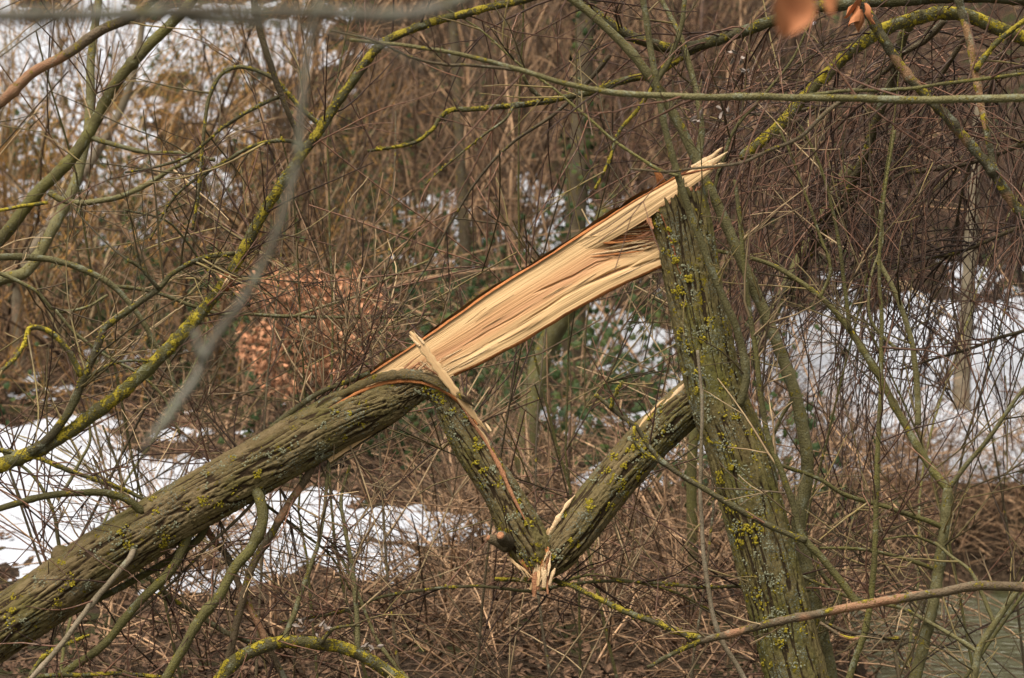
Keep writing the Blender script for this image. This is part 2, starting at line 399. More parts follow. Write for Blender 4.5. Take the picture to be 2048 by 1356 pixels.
# snow lying on the slope: a real layer whose thickness comes from drifts at these places
SNOW = [  # photo position, half-width across and up the slope in metres, weight
    (120, 130, 1.5, 1.6, 1.2), (330, 110, 1.5, 1.2, 1.0), (90, 260, 1.3, 1.0, 1.1), (60, 380, 0.8, 0.7, 0.8), (520, 130, 1.0, 0.8, 0.8), (430, 230, 1.2, 0.6, 0.7),
    (250, 480, 0.7, 0.5, 0.6), (370, 400, 0.6, 0.5, 0.7), (300, 330, 0.7, 0.6, 0.7), (1000, 440, 0.9, 0.6, 0.75), (940, 480, 0.6, 0.4, 0.6), (1080, 400, 0.5, 0.5, 0.6), (870, 520, 0.4, 0.4, 0.6),
    (1190, 640, 0.35, 0.5, 0.85), (1230, 720, 0.4, 0.4, 0.8), (1200, 840, 0.4, 0.4, 0.8), (1330, 850, 0.5, 0.4, 0.75), (1300, 960, 0.45, 0.3, 0.8), (1400, 780, 0.4, 0.5, 0.7),
    (1700, 680, 0.8, 1.0, 1.1), (1880, 680, 1.0, 1.0, 1.15), (1800, 820, 1.0, 0.9, 1.2), (1960, 850, 0.8, 0.9, 1.2), (1650, 860, 0.7, 0.6, 1.0), (1760, 950, 0.8, 0.35, 1.1), (1940, 940, 0.6, 0.3, 1.0), (2040, 640, 0.6, 0.8, 1.0), (1560, 700, 0.5, 0.6, 0.7), (1990, 540, 0.5, 0.4, 0.6), (1280, 690, 0.4, 0.5, 0.9), (1480, 720, 0.6, 0.6, 0.95), (1520, 860, 0.6, 0.5, 0.95), (1420, 900, 0.5, 0.4, 0.9), (1600, 950, 0.5, 0.3, 0.95), (1850, 760, 1.0, 0.6, 0.98), (1680, 780, 0.6, 0.6, 0.98),
    (60, 1000, 0.7, 1.1, 1.3), (200, 1000, 0.7, 1.0, 1.3), (60, 900, 0.7, 0.8, 1.1), (330, 960, 0.5, 0.8, 1.1), (330, 1080, 0.5, 0.5, 1.0), (500, 1080, 0.6, 0.5, 1.05), (600, 1030, 0.45, 0.5, 0.9), (450, 1160, 0.35, 0.25, 0.9), (650, 1120, 0.5, 0.35, 0.9),
    (880, 1080, 0.5, 0.35, 0.8), (800, 1030, 0.3, 0.3, 0.7), (110, 800, 0.3, 0.4, 0.75), (160, 1130, 0.5, 0.25, 0.9), (230, 700, 0.4, 0.4, 0.5),
]
xs = np.linspace(-10, 10, 320); ys = np.concatenate([np.linspace(12.6, 28, 290), np.linspace(28.07, 52, 170)])
X, Y = np.meshgrid(xs, ys); Z = ground(X, Y)
msk = np.zeros_like(X)
for (px, py, a, b, w) in SNOW:
    c0 = ground_at(px, py)
    r2 = ((X - c0[0]) / a / K) ** 2 + ((Y - c0[1]) / b / K) ** 2
    msk = np.maximum(msk, min(w, 0.98) * np.exp(-0.8 * r2))
out = sstep(2.6, 4.6, np.abs(X) - 0.17 * Y)                        # beyond the frame: patchy snow goes on
msk = np.maximum(msk, out * (0.55 + 0.4 * fbm(X * 0.6, Y * 0.6, seed=91)))
msk = msk + 0.34 * fbm(X * 1.5, Y * 1.5, seed=77) + 0.80 * fbm(X * 3.4, Y * 2.4, seed=78, octv=5, gain=0.75)
th = np.clip((msk - 0.52) * 0.14, -0.05, 0.07)
th = np.where(Z < 0.62, -0.05, th)                                 # none at the wet water's edge
q = grid_quads(len(ys), len(xs), False); keep = (th.ravel()[q] > -0.03).any(1)
M_ = Mat("snow", 0.6, 0.3); pos = M_.objpos()
M_.color(M_.mix(M_.step(M_.noise(pos, 14, 4), 0.55, 0.8), (0.68, 0.70, 0.75), (0.50, 0.51, 0.54))); M_.bump(M_.noise(pos, 16, 5, 0.65), 1.0, 0.08)
M_.b.inputs['Subsurface Weight'].default_value = 0.0
tag(Mesh().add(np.stack([X, Y, Z + th], -1), q[keep]).build("snow", M_.m), kind="structure")
def snow_here(x, y):
    i = np.clip(np.searchsorted(xs, x), 0, len(xs) - 1); j = np.clip(np.searchsorted(ys, y), 0, len(ys) - 1)
    return th[j, i]

# ------------------------------------------------------------------ the snapped tree
def px_path(rows):
    """rows of (px, py, depth, diameter in photo pixels) -> (points, radii) as one array (k, 4)"""
    return np.array([np.append(P(a, b, d), PX(w, d) / 2) for a, b, d, w in rows])

def trunk(m, rows, sides, n, F, G, depth, seed, open_rows=None, plates=0.0):
    c4 = spline(px_path(rows), n); c, r = c4[:, :3], c4[:, 3]
    t, n1, n2 = frames(c)
    a = np.linspace(0, 2 * math.pi, sides, endpoint=False)[None, :]
    L = np.concatenate([[0], np.cumsum(np.linalg.norm(np.diff(c, axis=0), axis=1))])[:, None]
    x = np.cos(a) * r[:, None]; y = np.sin(a) * r[:, None]; z = L + 0 * a
    wx = 0.007 * fbm(x * 18, y * 18, z * 9, seed + 1, 2); wy = 0.007 * fbm(x * 18, y * 18, z * 9, seed + 2, 2)
    tw_ = 0.10 * fbm(z * 2.2, z * 0, seed=seed + 9)                      # the grain winds a little
    xr = x * np.cos(tw_) - y * np.sin(tw_) + wx; yr = x * np.sin(tw_) + y * np.cos(tw_) + wy
    n_a = noise(xr * F, yr * F, z * G, seed + 3) * 0.65 + noise(xr * F * 1.37 + 9, yr * F * 1.37, z * G * 1.6, seed + 13) * 0.45
    n_b = noise(xr * F * 2.6, yr * F * 2.6, z * G * 2.8, seed + 4) * 0.6 + noise(xr * F * 3.7, yr * F * 3.7, z * G * 3.3, seed + 14) * 0.4
    h = sstep(0.02, 0.22, np.abs(n_a)) * (0.45 + 0.55 * sstep(0.0, 0.16, np.abs(n_b)))   # flat ridges between narrow cracks
    h = h * (0.80 + 0.20 * noise(xr * F * 0.6, yr * F * 0.6, z * G * 1.3, seed + 15))
    if plates:
        br_ = noise(xr * F * 0.9, yr * F * 0.9, z * 34 + 3 * n_b, seed + 8); h = h * (1 - plates * sstep(0.16, 0.0, np.abs(br_)) * sstep(-.2, .3, noise(xr * 14, yr * 14, z * 6, seed + 18)))
    h = np.clip(h + 0.2 * noise(x * 170, y * 170, z * 110, seed + 6), 0, 1)
    big = 0.025 * fbm(x * 9, y * 9, z * 5, seed + 5, 2)
    rr = r[:, None] * (1 + big) + depth * (h - 0.75)
    v = c[:, None, :] + rr[..., None] * (np.cos(a)[..., None] * n1[:, None, :] + np.sin(a)[..., None] * n2[:, None, :])
    return v, np.stack([x, y, z], -1), h, (c, r, t, n1, n2)

ROOT = P(1735, 1940, 9.9); ROOT[2] = 0.0
tree = empty("snapped_tree", ROOT)
tag(tree, "snapped lichened tree with leaning stump, folded bark hinge and bright split fallen trunk", "tree")

# standing trunk: bark tube with a ragged open top
ST = [(1342, 368, 10.0, 120), (1365, 450, 10.0, 118), (1401, 640, 9.99, 114), (1436, 800, 9.98, 118), (1474, 900, 9.97, 122), (1527, 1100, 9.95, 124), (1592, 1350, 9.92, 126), (1650, 1580, 9.9, 132), (1700, 1800, 9.9, 150), (1735, 1990, 9.9, 200)]
sides, rows_n = 176, 640
v, g, h, STF = trunk(None, ST, sides, rows_n, 82, 4.2, 0.0105, 100)
# ragged rim: push the first rows down along the trunk by an amount that depends on the angle
ang = np.linspace(0, 2 * math.pi, sides, endpoint=False)
c, r, t, n1, n2 = STF
rimdir = np.cos(ang)[:, None] * n1[0] + np.sin(ang)[:, None] * n2[0]
front = -rimdir[:, 1]; right = rimdir[:, 0]
rim = 0.030 + 0.045 * sstep(-0.2, 0.8, -right) * sstep(-0.1, 0.6, front) + 0.016 * sstep(0.2, 0.9, right) + 0.012 * noise(ang * 9, ang * 0, seed=9) + 0.010 * noise(ang * 26, ang * 0, seed=10)
rim = rim - 0.04 * np.exp(-((front + 0.75) / 0.35) ** 2 - ((right + 0.5) / 0.3) ** 2)
L = np.concatenate([[0], np.cumsum(np.linalg.norm(np.diff(c, axis=0), axis=1))])
Lmax = 0.25
for j in range(sides):
    k = L < Lmax
    newL = rim[j] + (L[k]) * (Lmax - rim[j]) / Lmax
    for ax in range(3): v[k, j, ax] = np.interp(newL, L, v[:, j, ax])
    h[k, j] = np.interp(newL, L, h[:, j]); g[k, j, 2] = newL
Mesh().add(v, grid_quads(rows_n, sides, True), None, g, h).build("standing_trunk", MB_STAND, tree, ROOT)
# torn wood inside the rim
m = Mesh(); cc = c[8] ; 
for j in range(0, sides):
    pass
inner = []
for ring, (fr, dz) in enumerate(((0.985, -0.001), (0.93, 0.004), (0.80, 0.03), (0.55, 0.035), (0.25, 0.03), (0.02, 0.03))):
    jag = 0.02 * noise(ang * 7, ang * 0 + ring, seed=21) + 0.02 * noise(ang * 19, ang * 0 + ring, seed=22)
    base = v[0]; ctr = v[0].mean(0)
    p = ctr + (base - ctr) * fr + t[0] * (dz + (jag if ring > 1 else jag * 0.15))[:, None]
    inner.append(p)
inner = np.array(inner)
Mesh().add(inner, grid_quads(len(inner), sides, True), None, inner.copy()).build("torn_wood", MW_PINK, tree, ROOT)

def surf(path_rows, px, py, lift=0.0, n=300):
    """the point of a trunk's surface, camera side, that shows at (px, py)"""
    c4 = spline(np.array(path_rows, float)[:, [0, 1, 3, 2]], n)          # px, py, diameter, depth
    dd = np.hypot(c4[:, 0] - px, c4[:, 1] - py); i = int(np.argmin(dd))
    R = c4[i, 2] / 2; o = min(dd[i], R * 0.98)
    return P(px, py, c4[i, 3] - PX(math.sqrt(R * R - o * o)) - lift)

def lath(m, pts, widths, thick, side=None, seed=0, n=26, jag=0.25, hv=0.7, bark=False):
    """a flat torn strip of wood: centre line pts (world), widths in metres, facing the camera"""
    p = np.hstack([np.asarray(pts, float), np.asarray(widths, float)[:, None]])
    s = spline(p, n); c, w = s[:, :3], s[:, 3]
    t = np.gradient(c, axis=0); t /= np.linalg.norm(t, axis=1)[:, None]
    view = c - CAM; view /= np.linalg.norm(view, axis=1)[:, None]
    sd = np.cross(t, view); sd /= np.linalg.norm(sd, axis=1)[:, None]
    if side is not None: sd = sd + np.asarray(side); sd /= np.linalg.norm(sd, axis=1)[:, None]
    nn = np.cross(sd, t)
    k = 7; u = np.linspace(-0.5, 0.5, k)
    Lc = np.concatenate([[0], np.cumsum(np.linalg.norm(np.diff(c, axis=0), axis=1))])
    jg = 1 + jag * noise(Lc * 60, Lc * 0, seed=seed)
    f = c[:, None, :] + sd[:, None, :] * (u[None, :] * (w * jg)[:, None])[..., None]
    rel = 0.12 * thick * noise(np.repeat(u[None, :] * 8, n, 0), np.repeat(Lc[:, None] * 5, k, 1), seed=seed + 1)
    prof = np.sqrt(np.clip(1 - (2 * u) ** 2, 0.15, 1)) * 0.5
    tk = np.minimum(thick, w * 0.8)
    A = f - nn[:, None, :] * (prof[None, :] * tk[:, None] + rel)[..., None]
    B = f + nn[:, None, :] * (prof[None, :] * tk[:, None] + rel)[..., None]
    V = np.concatenate([A, B[:, ::-1]], 1)
    G = np.stack([np.broadcast_to(np.concatenate([u, u[::-1]]) + 0.5, V.shape[:2]), np.repeat(Lc[:, None], 2 * k, 1) + seed * 0.37, np.zeros(V.shape[:2])], -1)
    if bark: G = np.stack([G[..., 0] * w[:, None], np.full(V.shape[:2], .1), np.repeat(Lc[:, None], 2 * k, 1)], -1); hv = 0.5 + 0.5 * noise(G[..., 0] * 160, G[..., 2] * 20, seed=seed)
    m.add(V, grid_quads(n, 2 * k, True), None, G, np.broadcast_to(hv, V.shape[:2]))

# bark crack showing wood on the stump, and slivers at its rim
crack = [(1322, 428), (1336, 462), (1348, 500), (1356, 535), (1371, 566)]
m = Mesh(); lath(m, [surf(ST, x, y, -0.004) for x, y in crack], [0.004, 0.003, 0.006, 0.004, 0.0015], 0.010, jag=.7, seed=3); m.build("bark_crack", MW_INNER, tree, ROOT)
for k, (pp, ww) in enumerate(([[(1326, 385, 10.06), (1321, 360, 10.03), (1310, 336, 10.02)], [0.034, 0.030, 0.016]],
                              [[(1352, 398, 9.94), (1366, 410, 9.93), (1384, 424, 9.93)], [0.006, 0.010, 0.004]],
                              [[(1300, 424, 9.965), (1298, 440, 9.95), (1306, 458, 9.94)], [0.010, 0.016, 0.010]],
                              [[(1345, 390, 9.95), (1360, 378, 9.93), (1372, 384, 9.93), (1383, 398, 9.94)], [0.005, 0.004, 0.003, 0.0015]])):
    m = Mesh(); lath(m, [P(*q_) for q_ in pp], ww, 0.007, seed=30 + k); m.build("splinter", (MW_EDGE, MW_EDGE, MW_PINK, MW_SPL)[k], tree, ROOT)

# fallen trunk: full bark tube up to the split
FT = [(-300, 1448, 9.72, 128), (0, 1256, 9.85, 120), (200, 1120, 9.9, 118), (342, 1033, 9.93, 115), (490, 948, 9.97, 113), (640, 862, 10, 112), (700, 829, 10, 107), (738, 816, 10, 90), (770, 808, 10, 66)]
v, g, h, FTF = trunk(None, FT, 168, 560, 78, 6.0, 0.0105, 200, plates=0.35)
M1 = Mesh().add(v, grid_quads(560, 168, True), None, g, h); M1.build("fallen_trunk", MB_FALL, tree, ROOT)

# hinge: the lower half of the trunk, folded down and back up to the stump
H1 = [(600, 886, 9.995, 90), (700, 838, 9.985, 94), (770, 806, 9.975, 86), (815, 784, 9.965, 68), (850, 773, 9.955, 54), (884, 791, 9.95, 50), (915, 850, 9.95, 60), (950, 907, 9.95, 70), (1003, 985, 9.955, 75), (1043, 1063, 9.955, 90), (1074, 1120, 9.96, 80), (1086, 1148, 9.97, 46)]
v, g, h, _f = trunk(None, H1, 144, 380, 80, 6.0, 0.0095, 300, plates=0.3)
Mesh().add(v, grid_quads(380, 144, True), None, g, h).build("hinge_strip", MB_HINGE, tree, ROOT)
H2 = [(1082, 1148, 9.975, 40), (1106, 1116, 9.98, 74), (1150, 1062, 9.985, 86), (1210, 985, 10.0, 88), (1290, 890, 10.02, 88), (1372, 812, 10.04, 88), (1430, 765, 10.05, 84)]
v, g, h, _f = trunk(None, H2, 144, 300, 80, 5.5, 0.0095, 320, plates=0.25)
Mesh().add(v, grid_quads(300, 144, True), None, g, h).build("hinge_strip", MB_HINGE, tree, ROOT)

# split half log: bark behind, bright torn face in front
UP_ = [(600, 838), (670, 795), (740, 748), (830, 690), (900, 642), (1000, 572), (1100, 510), (1190, 452), (1260, 408), (1312, 378), (1350, 358)]
LO_ = [(660, 925), (730, 880), (798, 834), (888, 762), (955, 729), (1060, 672), (1160, 612), (1250, 565), (1325, 531), (1385, 490), (1420, 462)]
NS, NT_ = 560, 190
ue = spline(np.array([np.append(P(x, y, 10.015), 0) for x, y in UP_]), NS)[:, :3]
le = spline(np.array([np.append(P(x, y, 9.985), 0) for x, y in LO_]), NS)[:, :3]
for e, sd_ in ((ue, 51), (le, 52)):
    s_ = np.arange(NS) * 0.0035
    e += (0.0018 * fbm(s_ * 9, s_ * 0, seed=sd_, octv=3))[:, None] * np.array([-0.53, 0, 0.85])
tt = np.linspace(0, 1, NT_)
F0 = ue[:, None, :] * (1 - tt)[None, :, None] + le[:, None, :] * tt[None, :, None]
ctr = (ue + le) / 2; tg = np.gradient(ctr, axis=0); tg /= np.linalg.norm(tg, axis=1)[:, None]
acr = (le - ue); wid = np.linalg.norm(acr, axis=1); acr /= wid[:, None]
nrm = np.cross(tg, acr); nrm *= np.sign(-nrm[:, 1:2])                         # towards the camera
Ls = np.concatenate([[0], np.cumsum(np.linalg.norm(np.diff(ctr, axis=0), axis=1))]); Lt = Ls[-1]
S2, T2 = np.meshgrid(Ls, tt, indexing='ij')
def tcurve(pts):
    """photo positions on the face -> (distance along, across 0..1)"""
    o = []
    for x, y in pts:
        p = P(x, y, 10.0); i = int(np.argmin(np.abs((p - ctr) @ tg[NS // 2] - ((ctr - ctr) @ tg[NS // 2])))) if False else int(np.argmin(np.abs(((p - ctr) * tg).sum(1))))
        o.append((Ls[i], float((p - ue[i]) @ acr[i] / wid[i])))
    return np.array(o)
warp = 0.006 * fbm(S2 * 5, T2 * 2, seed=60)
rel = 0.0015 * fbm(S2 * 1.1, (T2 + warp) * 12, seed=61, octv=3) + 0.0006 * fbm(S2 * 3.0, (T2 + warp) * 70, seed=62, octv=2) + 0.0006 * noise(S2 * 9, (T2 + warp) * 130, seed=63)
rel += 0.010 * np.sin(np.pi * T2) * 0.6 + 0.003 * fbm(S2 * 2.0, T2 * 4, seed=64, octv=2)
rel -= 0.012 * sstep(0.10, 0.0, T2) * 0.3
cr_list = [([(919, 722), (1018, 662), (1090, 618), (1125, 594), (1190, 560), (1261, 532)], 0.026, 0.026), ([(1065, 587), (1142, 553), (1193, 525), (1295, 505)], 0.018, 0.022),
           ([(1200, 492), (1250, 478), (1330, 472)], 0.025, 0.028), ([(1215, 515), (1260, 495), (1330, 488)], 0.03, 0.03), ([(1160, 548), (1230, 512), (1290, 498)], 0.02, 0.02),
           ([(930, 690), (980, 660), (1040, 628)], 0.012, 0.010), ([(1240, 545), (1290, 527), (1330, 515)], 0.025, 0.016), ([(1210, 462), (1262, 452), (1310, 450)], 0.03, 0.02)]
crk = np.zeros_like(rel)
for pts, w, dep in cr_list:
    k = tcurve(pts); a, b = k[:, 0].min(), k[:, 0].max()
    tc = np.interp(S2, k[:, 0], k[:, 1]) + 0.010 * fbm(S2 * 14, S2 * 0, seed=int(a * 100) + 7)
    on = sstep(a - 0.01, a + 0.06, S2) * sstep(b + 0.03, b - 0.03, S2) * (0.55 + 0.45 * noise(S2 * 9, S2 * 0, seed=int(b * 90)))
    dlt = T2 - tc
    prof_ = np.where(dlt < 0, np.exp(-(dlt / (w * 0.35)) ** 2), np.exp(-(dlt / (w * 1.8)) ** 2))   # an undercut lip with a soft lower side
    crk = np.maximum(crk, dep * on * prof_)
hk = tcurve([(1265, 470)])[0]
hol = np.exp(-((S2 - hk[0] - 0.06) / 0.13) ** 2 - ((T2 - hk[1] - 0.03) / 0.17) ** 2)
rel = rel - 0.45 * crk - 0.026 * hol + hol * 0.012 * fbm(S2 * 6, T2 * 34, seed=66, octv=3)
step_t = np.interp(S2, *tcurve([(880, 740), (1000, 672), (1100, 612), (1260, 532)]).T)
rel = rel + 0.003 * sstep(step_t, step_t + 0.02, T2)                          # the pale lower board stands a little proud
Fv = F0 + nrm[:, None, :] * rel[..., None]
G = np.stack([T2, S2, rel], -1)
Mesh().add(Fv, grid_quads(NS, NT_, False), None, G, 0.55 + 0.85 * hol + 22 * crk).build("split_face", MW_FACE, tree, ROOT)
# bark half behind
ph = np.linspace(-0.03, math.pi + 0.02, 70)
rad = (wid / 2 * 1.075)[:, None]
hb = 1 - np.clip(1 - np.abs(noise(np.cos(ph)[None, :] * 4.5 + 0.2 * fbm(S2[:, :70] * 9, S2[:, :70] * 0, seed=71), np.sin(ph)[None, :] * 4.5, Ls[:, None] * 9, 70)) * 2, 0, 1) ** 1.5
edge_thin = 1 - 0.3 * 0
Bv = (ctr - acr * (wid * 0.022)[:, None])[:, None, :] - acr[:, None, :] * ((rad + 0.009 * (hb - 0.6)) * np.cos(ph)[None, :])[..., None] - nrm[:, None, :] * ((rad * 0.80 + 0.009 * (hb - 0.6)) * np.sin(ph)[None, :])[..., None]
Gb = np.stack([np.cos(ph)[None, :] * rad, np.sin(ph)[None, :] * rad, np.repeat(Ls[:, None], 70, 1)], -1)
Mesh().add(Bv, grid_quads(NS, 70, False), None, Gb, hb).build("bark_back", MB_FALL, tree, ROOT)
# the orange line of inner bark between face and bark, on both edges
for e, s_, wv in ((ue, -1, 0.0050), (le, 1, 0.0042)):
    o_in = e - acr * s_ * 0.003 + nrm * 0.007
    w_ = wv * (0.8 + 0.5 * fbm(Ls * 12, Ls * 0, seed=80 + s_, octv=2))
    o_out = e + acr * s_ * w_[:, None] + nrm * 0.004
    o_bk = e + acr * s_ * (w_[:, None] * 0.9) - nrm * 0.02
    i0 = int(NS * (0.14 if s_ < 0 else 0.34)); V = np.stack([o_in, o_out, o_bk], 1)[i0:]; n_ = NS - i0
    Mesh().add(V, grid_quads(n_, 3, False), None, np.stack([np.zeros((n_, 3)), np.zeros((n_, 3)), np.repeat(Ls[i0:, None], 3, 1)], -1)).build("inner_bark", MW_EDGE, tree, ROOT)

# long pale board running on past the stump to a forked tip
lu = spline(np.array([np.append(P(x, y, d), 0) for x, y, d in [(1120, 500, 10.035), (1190, 455, 10.008), (1260, 409, 9.975), (1312, 379, 9.955), (1370, 346, 9.95), (1418, 318, 9.95)]]), 260)[:, :3]
ll = spline(np.array([np.append(P(x, y, d), 0) for x, y, d in [(1140, 524, 10.035), (1212, 486, 10.0), (1290, 440, 9.96), (1345, 400, 9.935), (1388, 370, 9.935), (1428, 338, 9.94)]]), 260)[:, :3]
k = 60; u = np.linspace(0, 1, k); lw = lu[:, None] * (1 - u)[None, :, None] + ll[:, None] * u[None, :, None]
Lb = np.concatenate([[0], np.cumsum(np.linalg.norm(np.diff(lu, axis=0), axis=1))]); S3, U3 = np.meshgrid(Lb, u, indexing='ij')
rl = 0.004 * fbm(S3 * 0.8, U3 * 7, seed=90, octv=3) + 0.001 * noise(S3 * 3, U3 * 36, seed=91) + 0.004 * np.sin(np.pi * U3) + 0.006
A = lw - np.array([0, 1, 0]) * rl[..., None]; B = lw + np.array([0, 1, 0]) * (0.016 * np.sin(np.pi * np.clip(U3, 0.05, 0.95)))[..., None]
V = np.concatenate([A, B[:, ::-1]], 1); G = np.concatenate([np.stack([U3 * 0.3, S3 + 3, rl], -1), np.stack([U3[:, ::-1] * 0.3, S3 + 3, rl], -1)], 1)
Mesh().add(V, grid_quads(260, 2 * k, True), None, G).build("split_board", MW_LATH, tree, ROOT)
m = Mesh()
lath(m, list(lu[20:] - np.array([0, 0.004, -0.003])), 0.0055 + 0.002 * noise(Lb[20:] * 20, Lb[20:] * 0, seed=5), 0.008, seed=6, n=80); m.build("inner_bark", MW_EDGE, tree, ROOT)
for k, (pp, ww) in enumerate(([[(1385, 338, 9.948), (1418, 318, 9.945), (1436, 302, 9.94), (1446, 294, 9.94)], [.026, .016, .009, .002]],
                              [[(1390, 345, 9.945), (1420, 328, 9.94), (1444, 312, 9.935), (1456, 303, 9.93)], [.028, .022, .012, .002]],
                              [[(1395, 358, 9.943), (1420, 340, 9.94), (1436, 329, 9.935), (1452, 326, 9.93)], [.022, .016, .008, .002]],
                              [[(1385, 338, 9.95), (1412, 319, 9.947), (1428, 312, 9.945), (1438, 308, 9.945)], [.018, .014, .008, .002]],
                              [[(1360, 350, 9.94), (1400, 342, 9.935), (1445, 334, 9.93)], [.006, .008, .002]])):
    m = Mesh(); lath(m, [P(*q_) for q_ in pp], ww, 0.008, seed=40 + k); m.build("splinter", MW_SPL if k < 4 else MW_INNER, tree, ROOT)

# the long lath that stands across the split, the arched bark strip and the fan of splinters at the bend
m = Mesh(); lath(m, [P(820, 664, 9.90), (P(838, 684, 9.885)), P(862, 718, 9.875), P(905, 776, 9.87), P(945, 828, 9.885), P(976, 864, 9.90)], [.008, .026, .026, .024, .018, .002], 0.010, seed=12, n=60); m.build("splinter", MW_LATH, tree, ROOT)
for k, pp in enumerate(([(822, 676), (840, 692)], [(828, 664), (848, 688)], [(818, 670), (836, 690)], [(970, 845), (982, 862)])):
    m = Mesh(); a, b = pp; q0, q1 = P(a[0], a[1], 9.885), P(b[0], b[1], 9.875)
    lath(m, [q0, (q0 + q1) / 2, q1], [.0015, .007, .008], 0.005, seed=55 + k, n=10); m.build("splinter", MW_SPL, tree, ROOT)
arch = [(560, 868), (640, 812), (700, 780), (752, 757), (806, 748), (852, 754), (890, 772), (925, 795), (950, 815)]
m = Mesh(); a4 = spline(np.array([np.append(P(x, y, d), w / 600) for (x, y), d, w in zip(arch, [9.965, 9.955, 9.945, 9.93, 9.91, 9.90, 9.885, 9.87, 9.87], [4, 8, 10, 11, 12, 12, 10, 7, 2])]), 150)
lath(m, list(a4[:, :3]), a4[:, 3] * 1.5, 0.014, seed=15, n=150, bark=True); m.build("bark_strip", MB_HINGE, tree, ROOT)
for k, (pts, ww, mt) in enumerate(([[(640, 828), (695, 796), (748, 772), (800, 762), (850, 767), (893, 786), (930, 815), (955, 850)], [2, 5, 8, 8, 6, 6, 7, 3], MW_EDGE],
                                   [[(735, 757), (790, 741), (845, 742), (890, 760)], [3, 9, 9, 4], MW_LATH],
                                   [[(905, 785), (940, 838), (972, 885), (1000, 935), (1022, 985), (1050, 1040)], [3, 6, 5, 9, 7, 2], MW_PINK],
                                   [[(940, 838), (968, 874), (985, 905)], [4, 7, 2], MW_LATH])):
    m = Mesh(); pl = []
    for (x, y) in pts:
        q_ = surf(H1, x, y, 0.007); pl.append(q_)
    lath(m, pl, [w / 600 for w in ww], 0.009, seed=18 + k, n=70); m.build("inner_bark" if mt is MW_INNER else "torn_wood", mt, tree, ROOT)
rs = random.Random(4)
for k in range(26):
    a = rs.random(); x0, y0 = 800 + 75 * a, 742 + 12 * a * a; dx = rs.uniform(-10, 55); ln = rs.uniform(20, 55)
    th_ = math.radians(rs.uniform(-65, 35)); x1, y1 = x0 + ln * math.cos(th_) * rs.choice((1, 0.8)), y0 - ln * abs(math.sin(th_)) * 0.8 + 6 * a
    if k > 16: x0, y0, x1, y1 = 850 + rs.uniform(0, 35), 745 + rs.uniform(0, 20), 838 + rs.uniform(-8, 30), 716 + rs.uniform(-10, 18)
    m = Mesh(); q0, q1 = P(x0, y0, 9.93), P(x1, y1, 9.945 + rs.uniform(-.01, .01))
    lath(m, [q0, (q0 + q1) / 2 + np.array([0, -.006, .002]), q1], [.007, .006, .001], 0.004, seed=60 + k, n=8); m.build("splinter", rs.choice((MW_SPL, MW_LATH, MW_PINK)), tree, ROOT)

# V of the hinge: torn bark and the fan of splinters
for k in range(40):
    if k < 10: x0, y0 = 1012 + 4.2 * k, 1110 + 3.4 * k; x1, y1, w = x0 + rs.uniform(14, 32), y0 + rs.uniform(20, 34), rs.uniform(.003, .007)
    elif k < 24: x0, y0 = 1078 + rs.gauss(0, 11), 1128 + rs.uniform(-8, 10); x1, y1, w = x0 - rs.uniform(-8, 24), 1174 + rs.gauss(0, 9), rs.uniform(.009, .021)
    else: x0, y0 = 1094 + rs.uniform(-12, 8), 1104 + rs.uniform(-4, 24); x1, y1, w = x0 - rs.uniform(4, 22), y0 + rs.uniform(30, 62), rs.uniform(.004, .010)
    q0, q1 = P(x0, y0, 9.905 + rs.uniform(-.008, .015)), P(x1, y1, 9.90 + rs.uniform(-.02, .03))
    m = Mesh(); lath(m, [q0, q0 * .6 + q1 * .4 + np.array([rs.uniform(-.004, .004), -.005, 0]), q1], [w * .7, w, w * rs.uniform(.1, .6)], 0.005, seed=100 + k, n=12, jag=.5)
    m.build("splinter", rs.choice((MW_SPL, MW_SPL, MW_LATH, MW_PINK)), tree, ROOT)
m = Mesh(); lath(m, [P(1076, 1098, 9.925), P(1088, 1118, 9.905), P(1092, 1136, 9.905), P(1086, 1156, 9.91)], [.03, .05, .045, .02], 0.02, seed=140, n=30)
m = Mesh(); lath(m, [P(1040, 1118, 9.91), P(1058, 1130, 9.895), P(1072, 1148, 9.895)], [.012, .045, .02], 0.02, seed=141, n=30)
for k in range(22):
    if k < 14: x0, y0 = 1070 + 2.2 * k + rs.uniform(-3, 3), 1096 + rs.uniform(-4, 16); x1, y1 = x0 - rs.uniform(-2, 12), y0 + rs.uniform(26, 46)
    else: x0, y0 = 1034 + 5 * (k - 14), 1116 + 2 * (k - 14) + rs.uniform(-3, 3); x1, y1 = x0 + rs.uniform(8, 20), y0 + rs.uniform(16, 30)
    w = rs.uniform(.005, .011); q0, q1 = P(x0, y0, 9.908 + rs.uniform(-.003, .003)), P(x1, y1, 9.905 + rs.uniform(-.006, .004))
    m = Mesh(); lath(m, [q0, (q0 + q1) / 2 - np.array([0, .003, 0]), q1], [w * .6, w, w * .5], .004, seed=180 + k, n=12, jag=.6); m.build("torn_wood", rs.choice((MW_PINK, MW_PINK, MW_EDGE, MW_INNER)), tree, ROOT)
m = Mesh(); lath(m, [P(1060, 1062, 9.92), P(1076, 1084, 9.91), P(1092, 1100, 9.915)], [.006, .016, .006], 0.01, seed=142, n=20); m.build("torn_wood", MW_PINK, tree, ROOT)
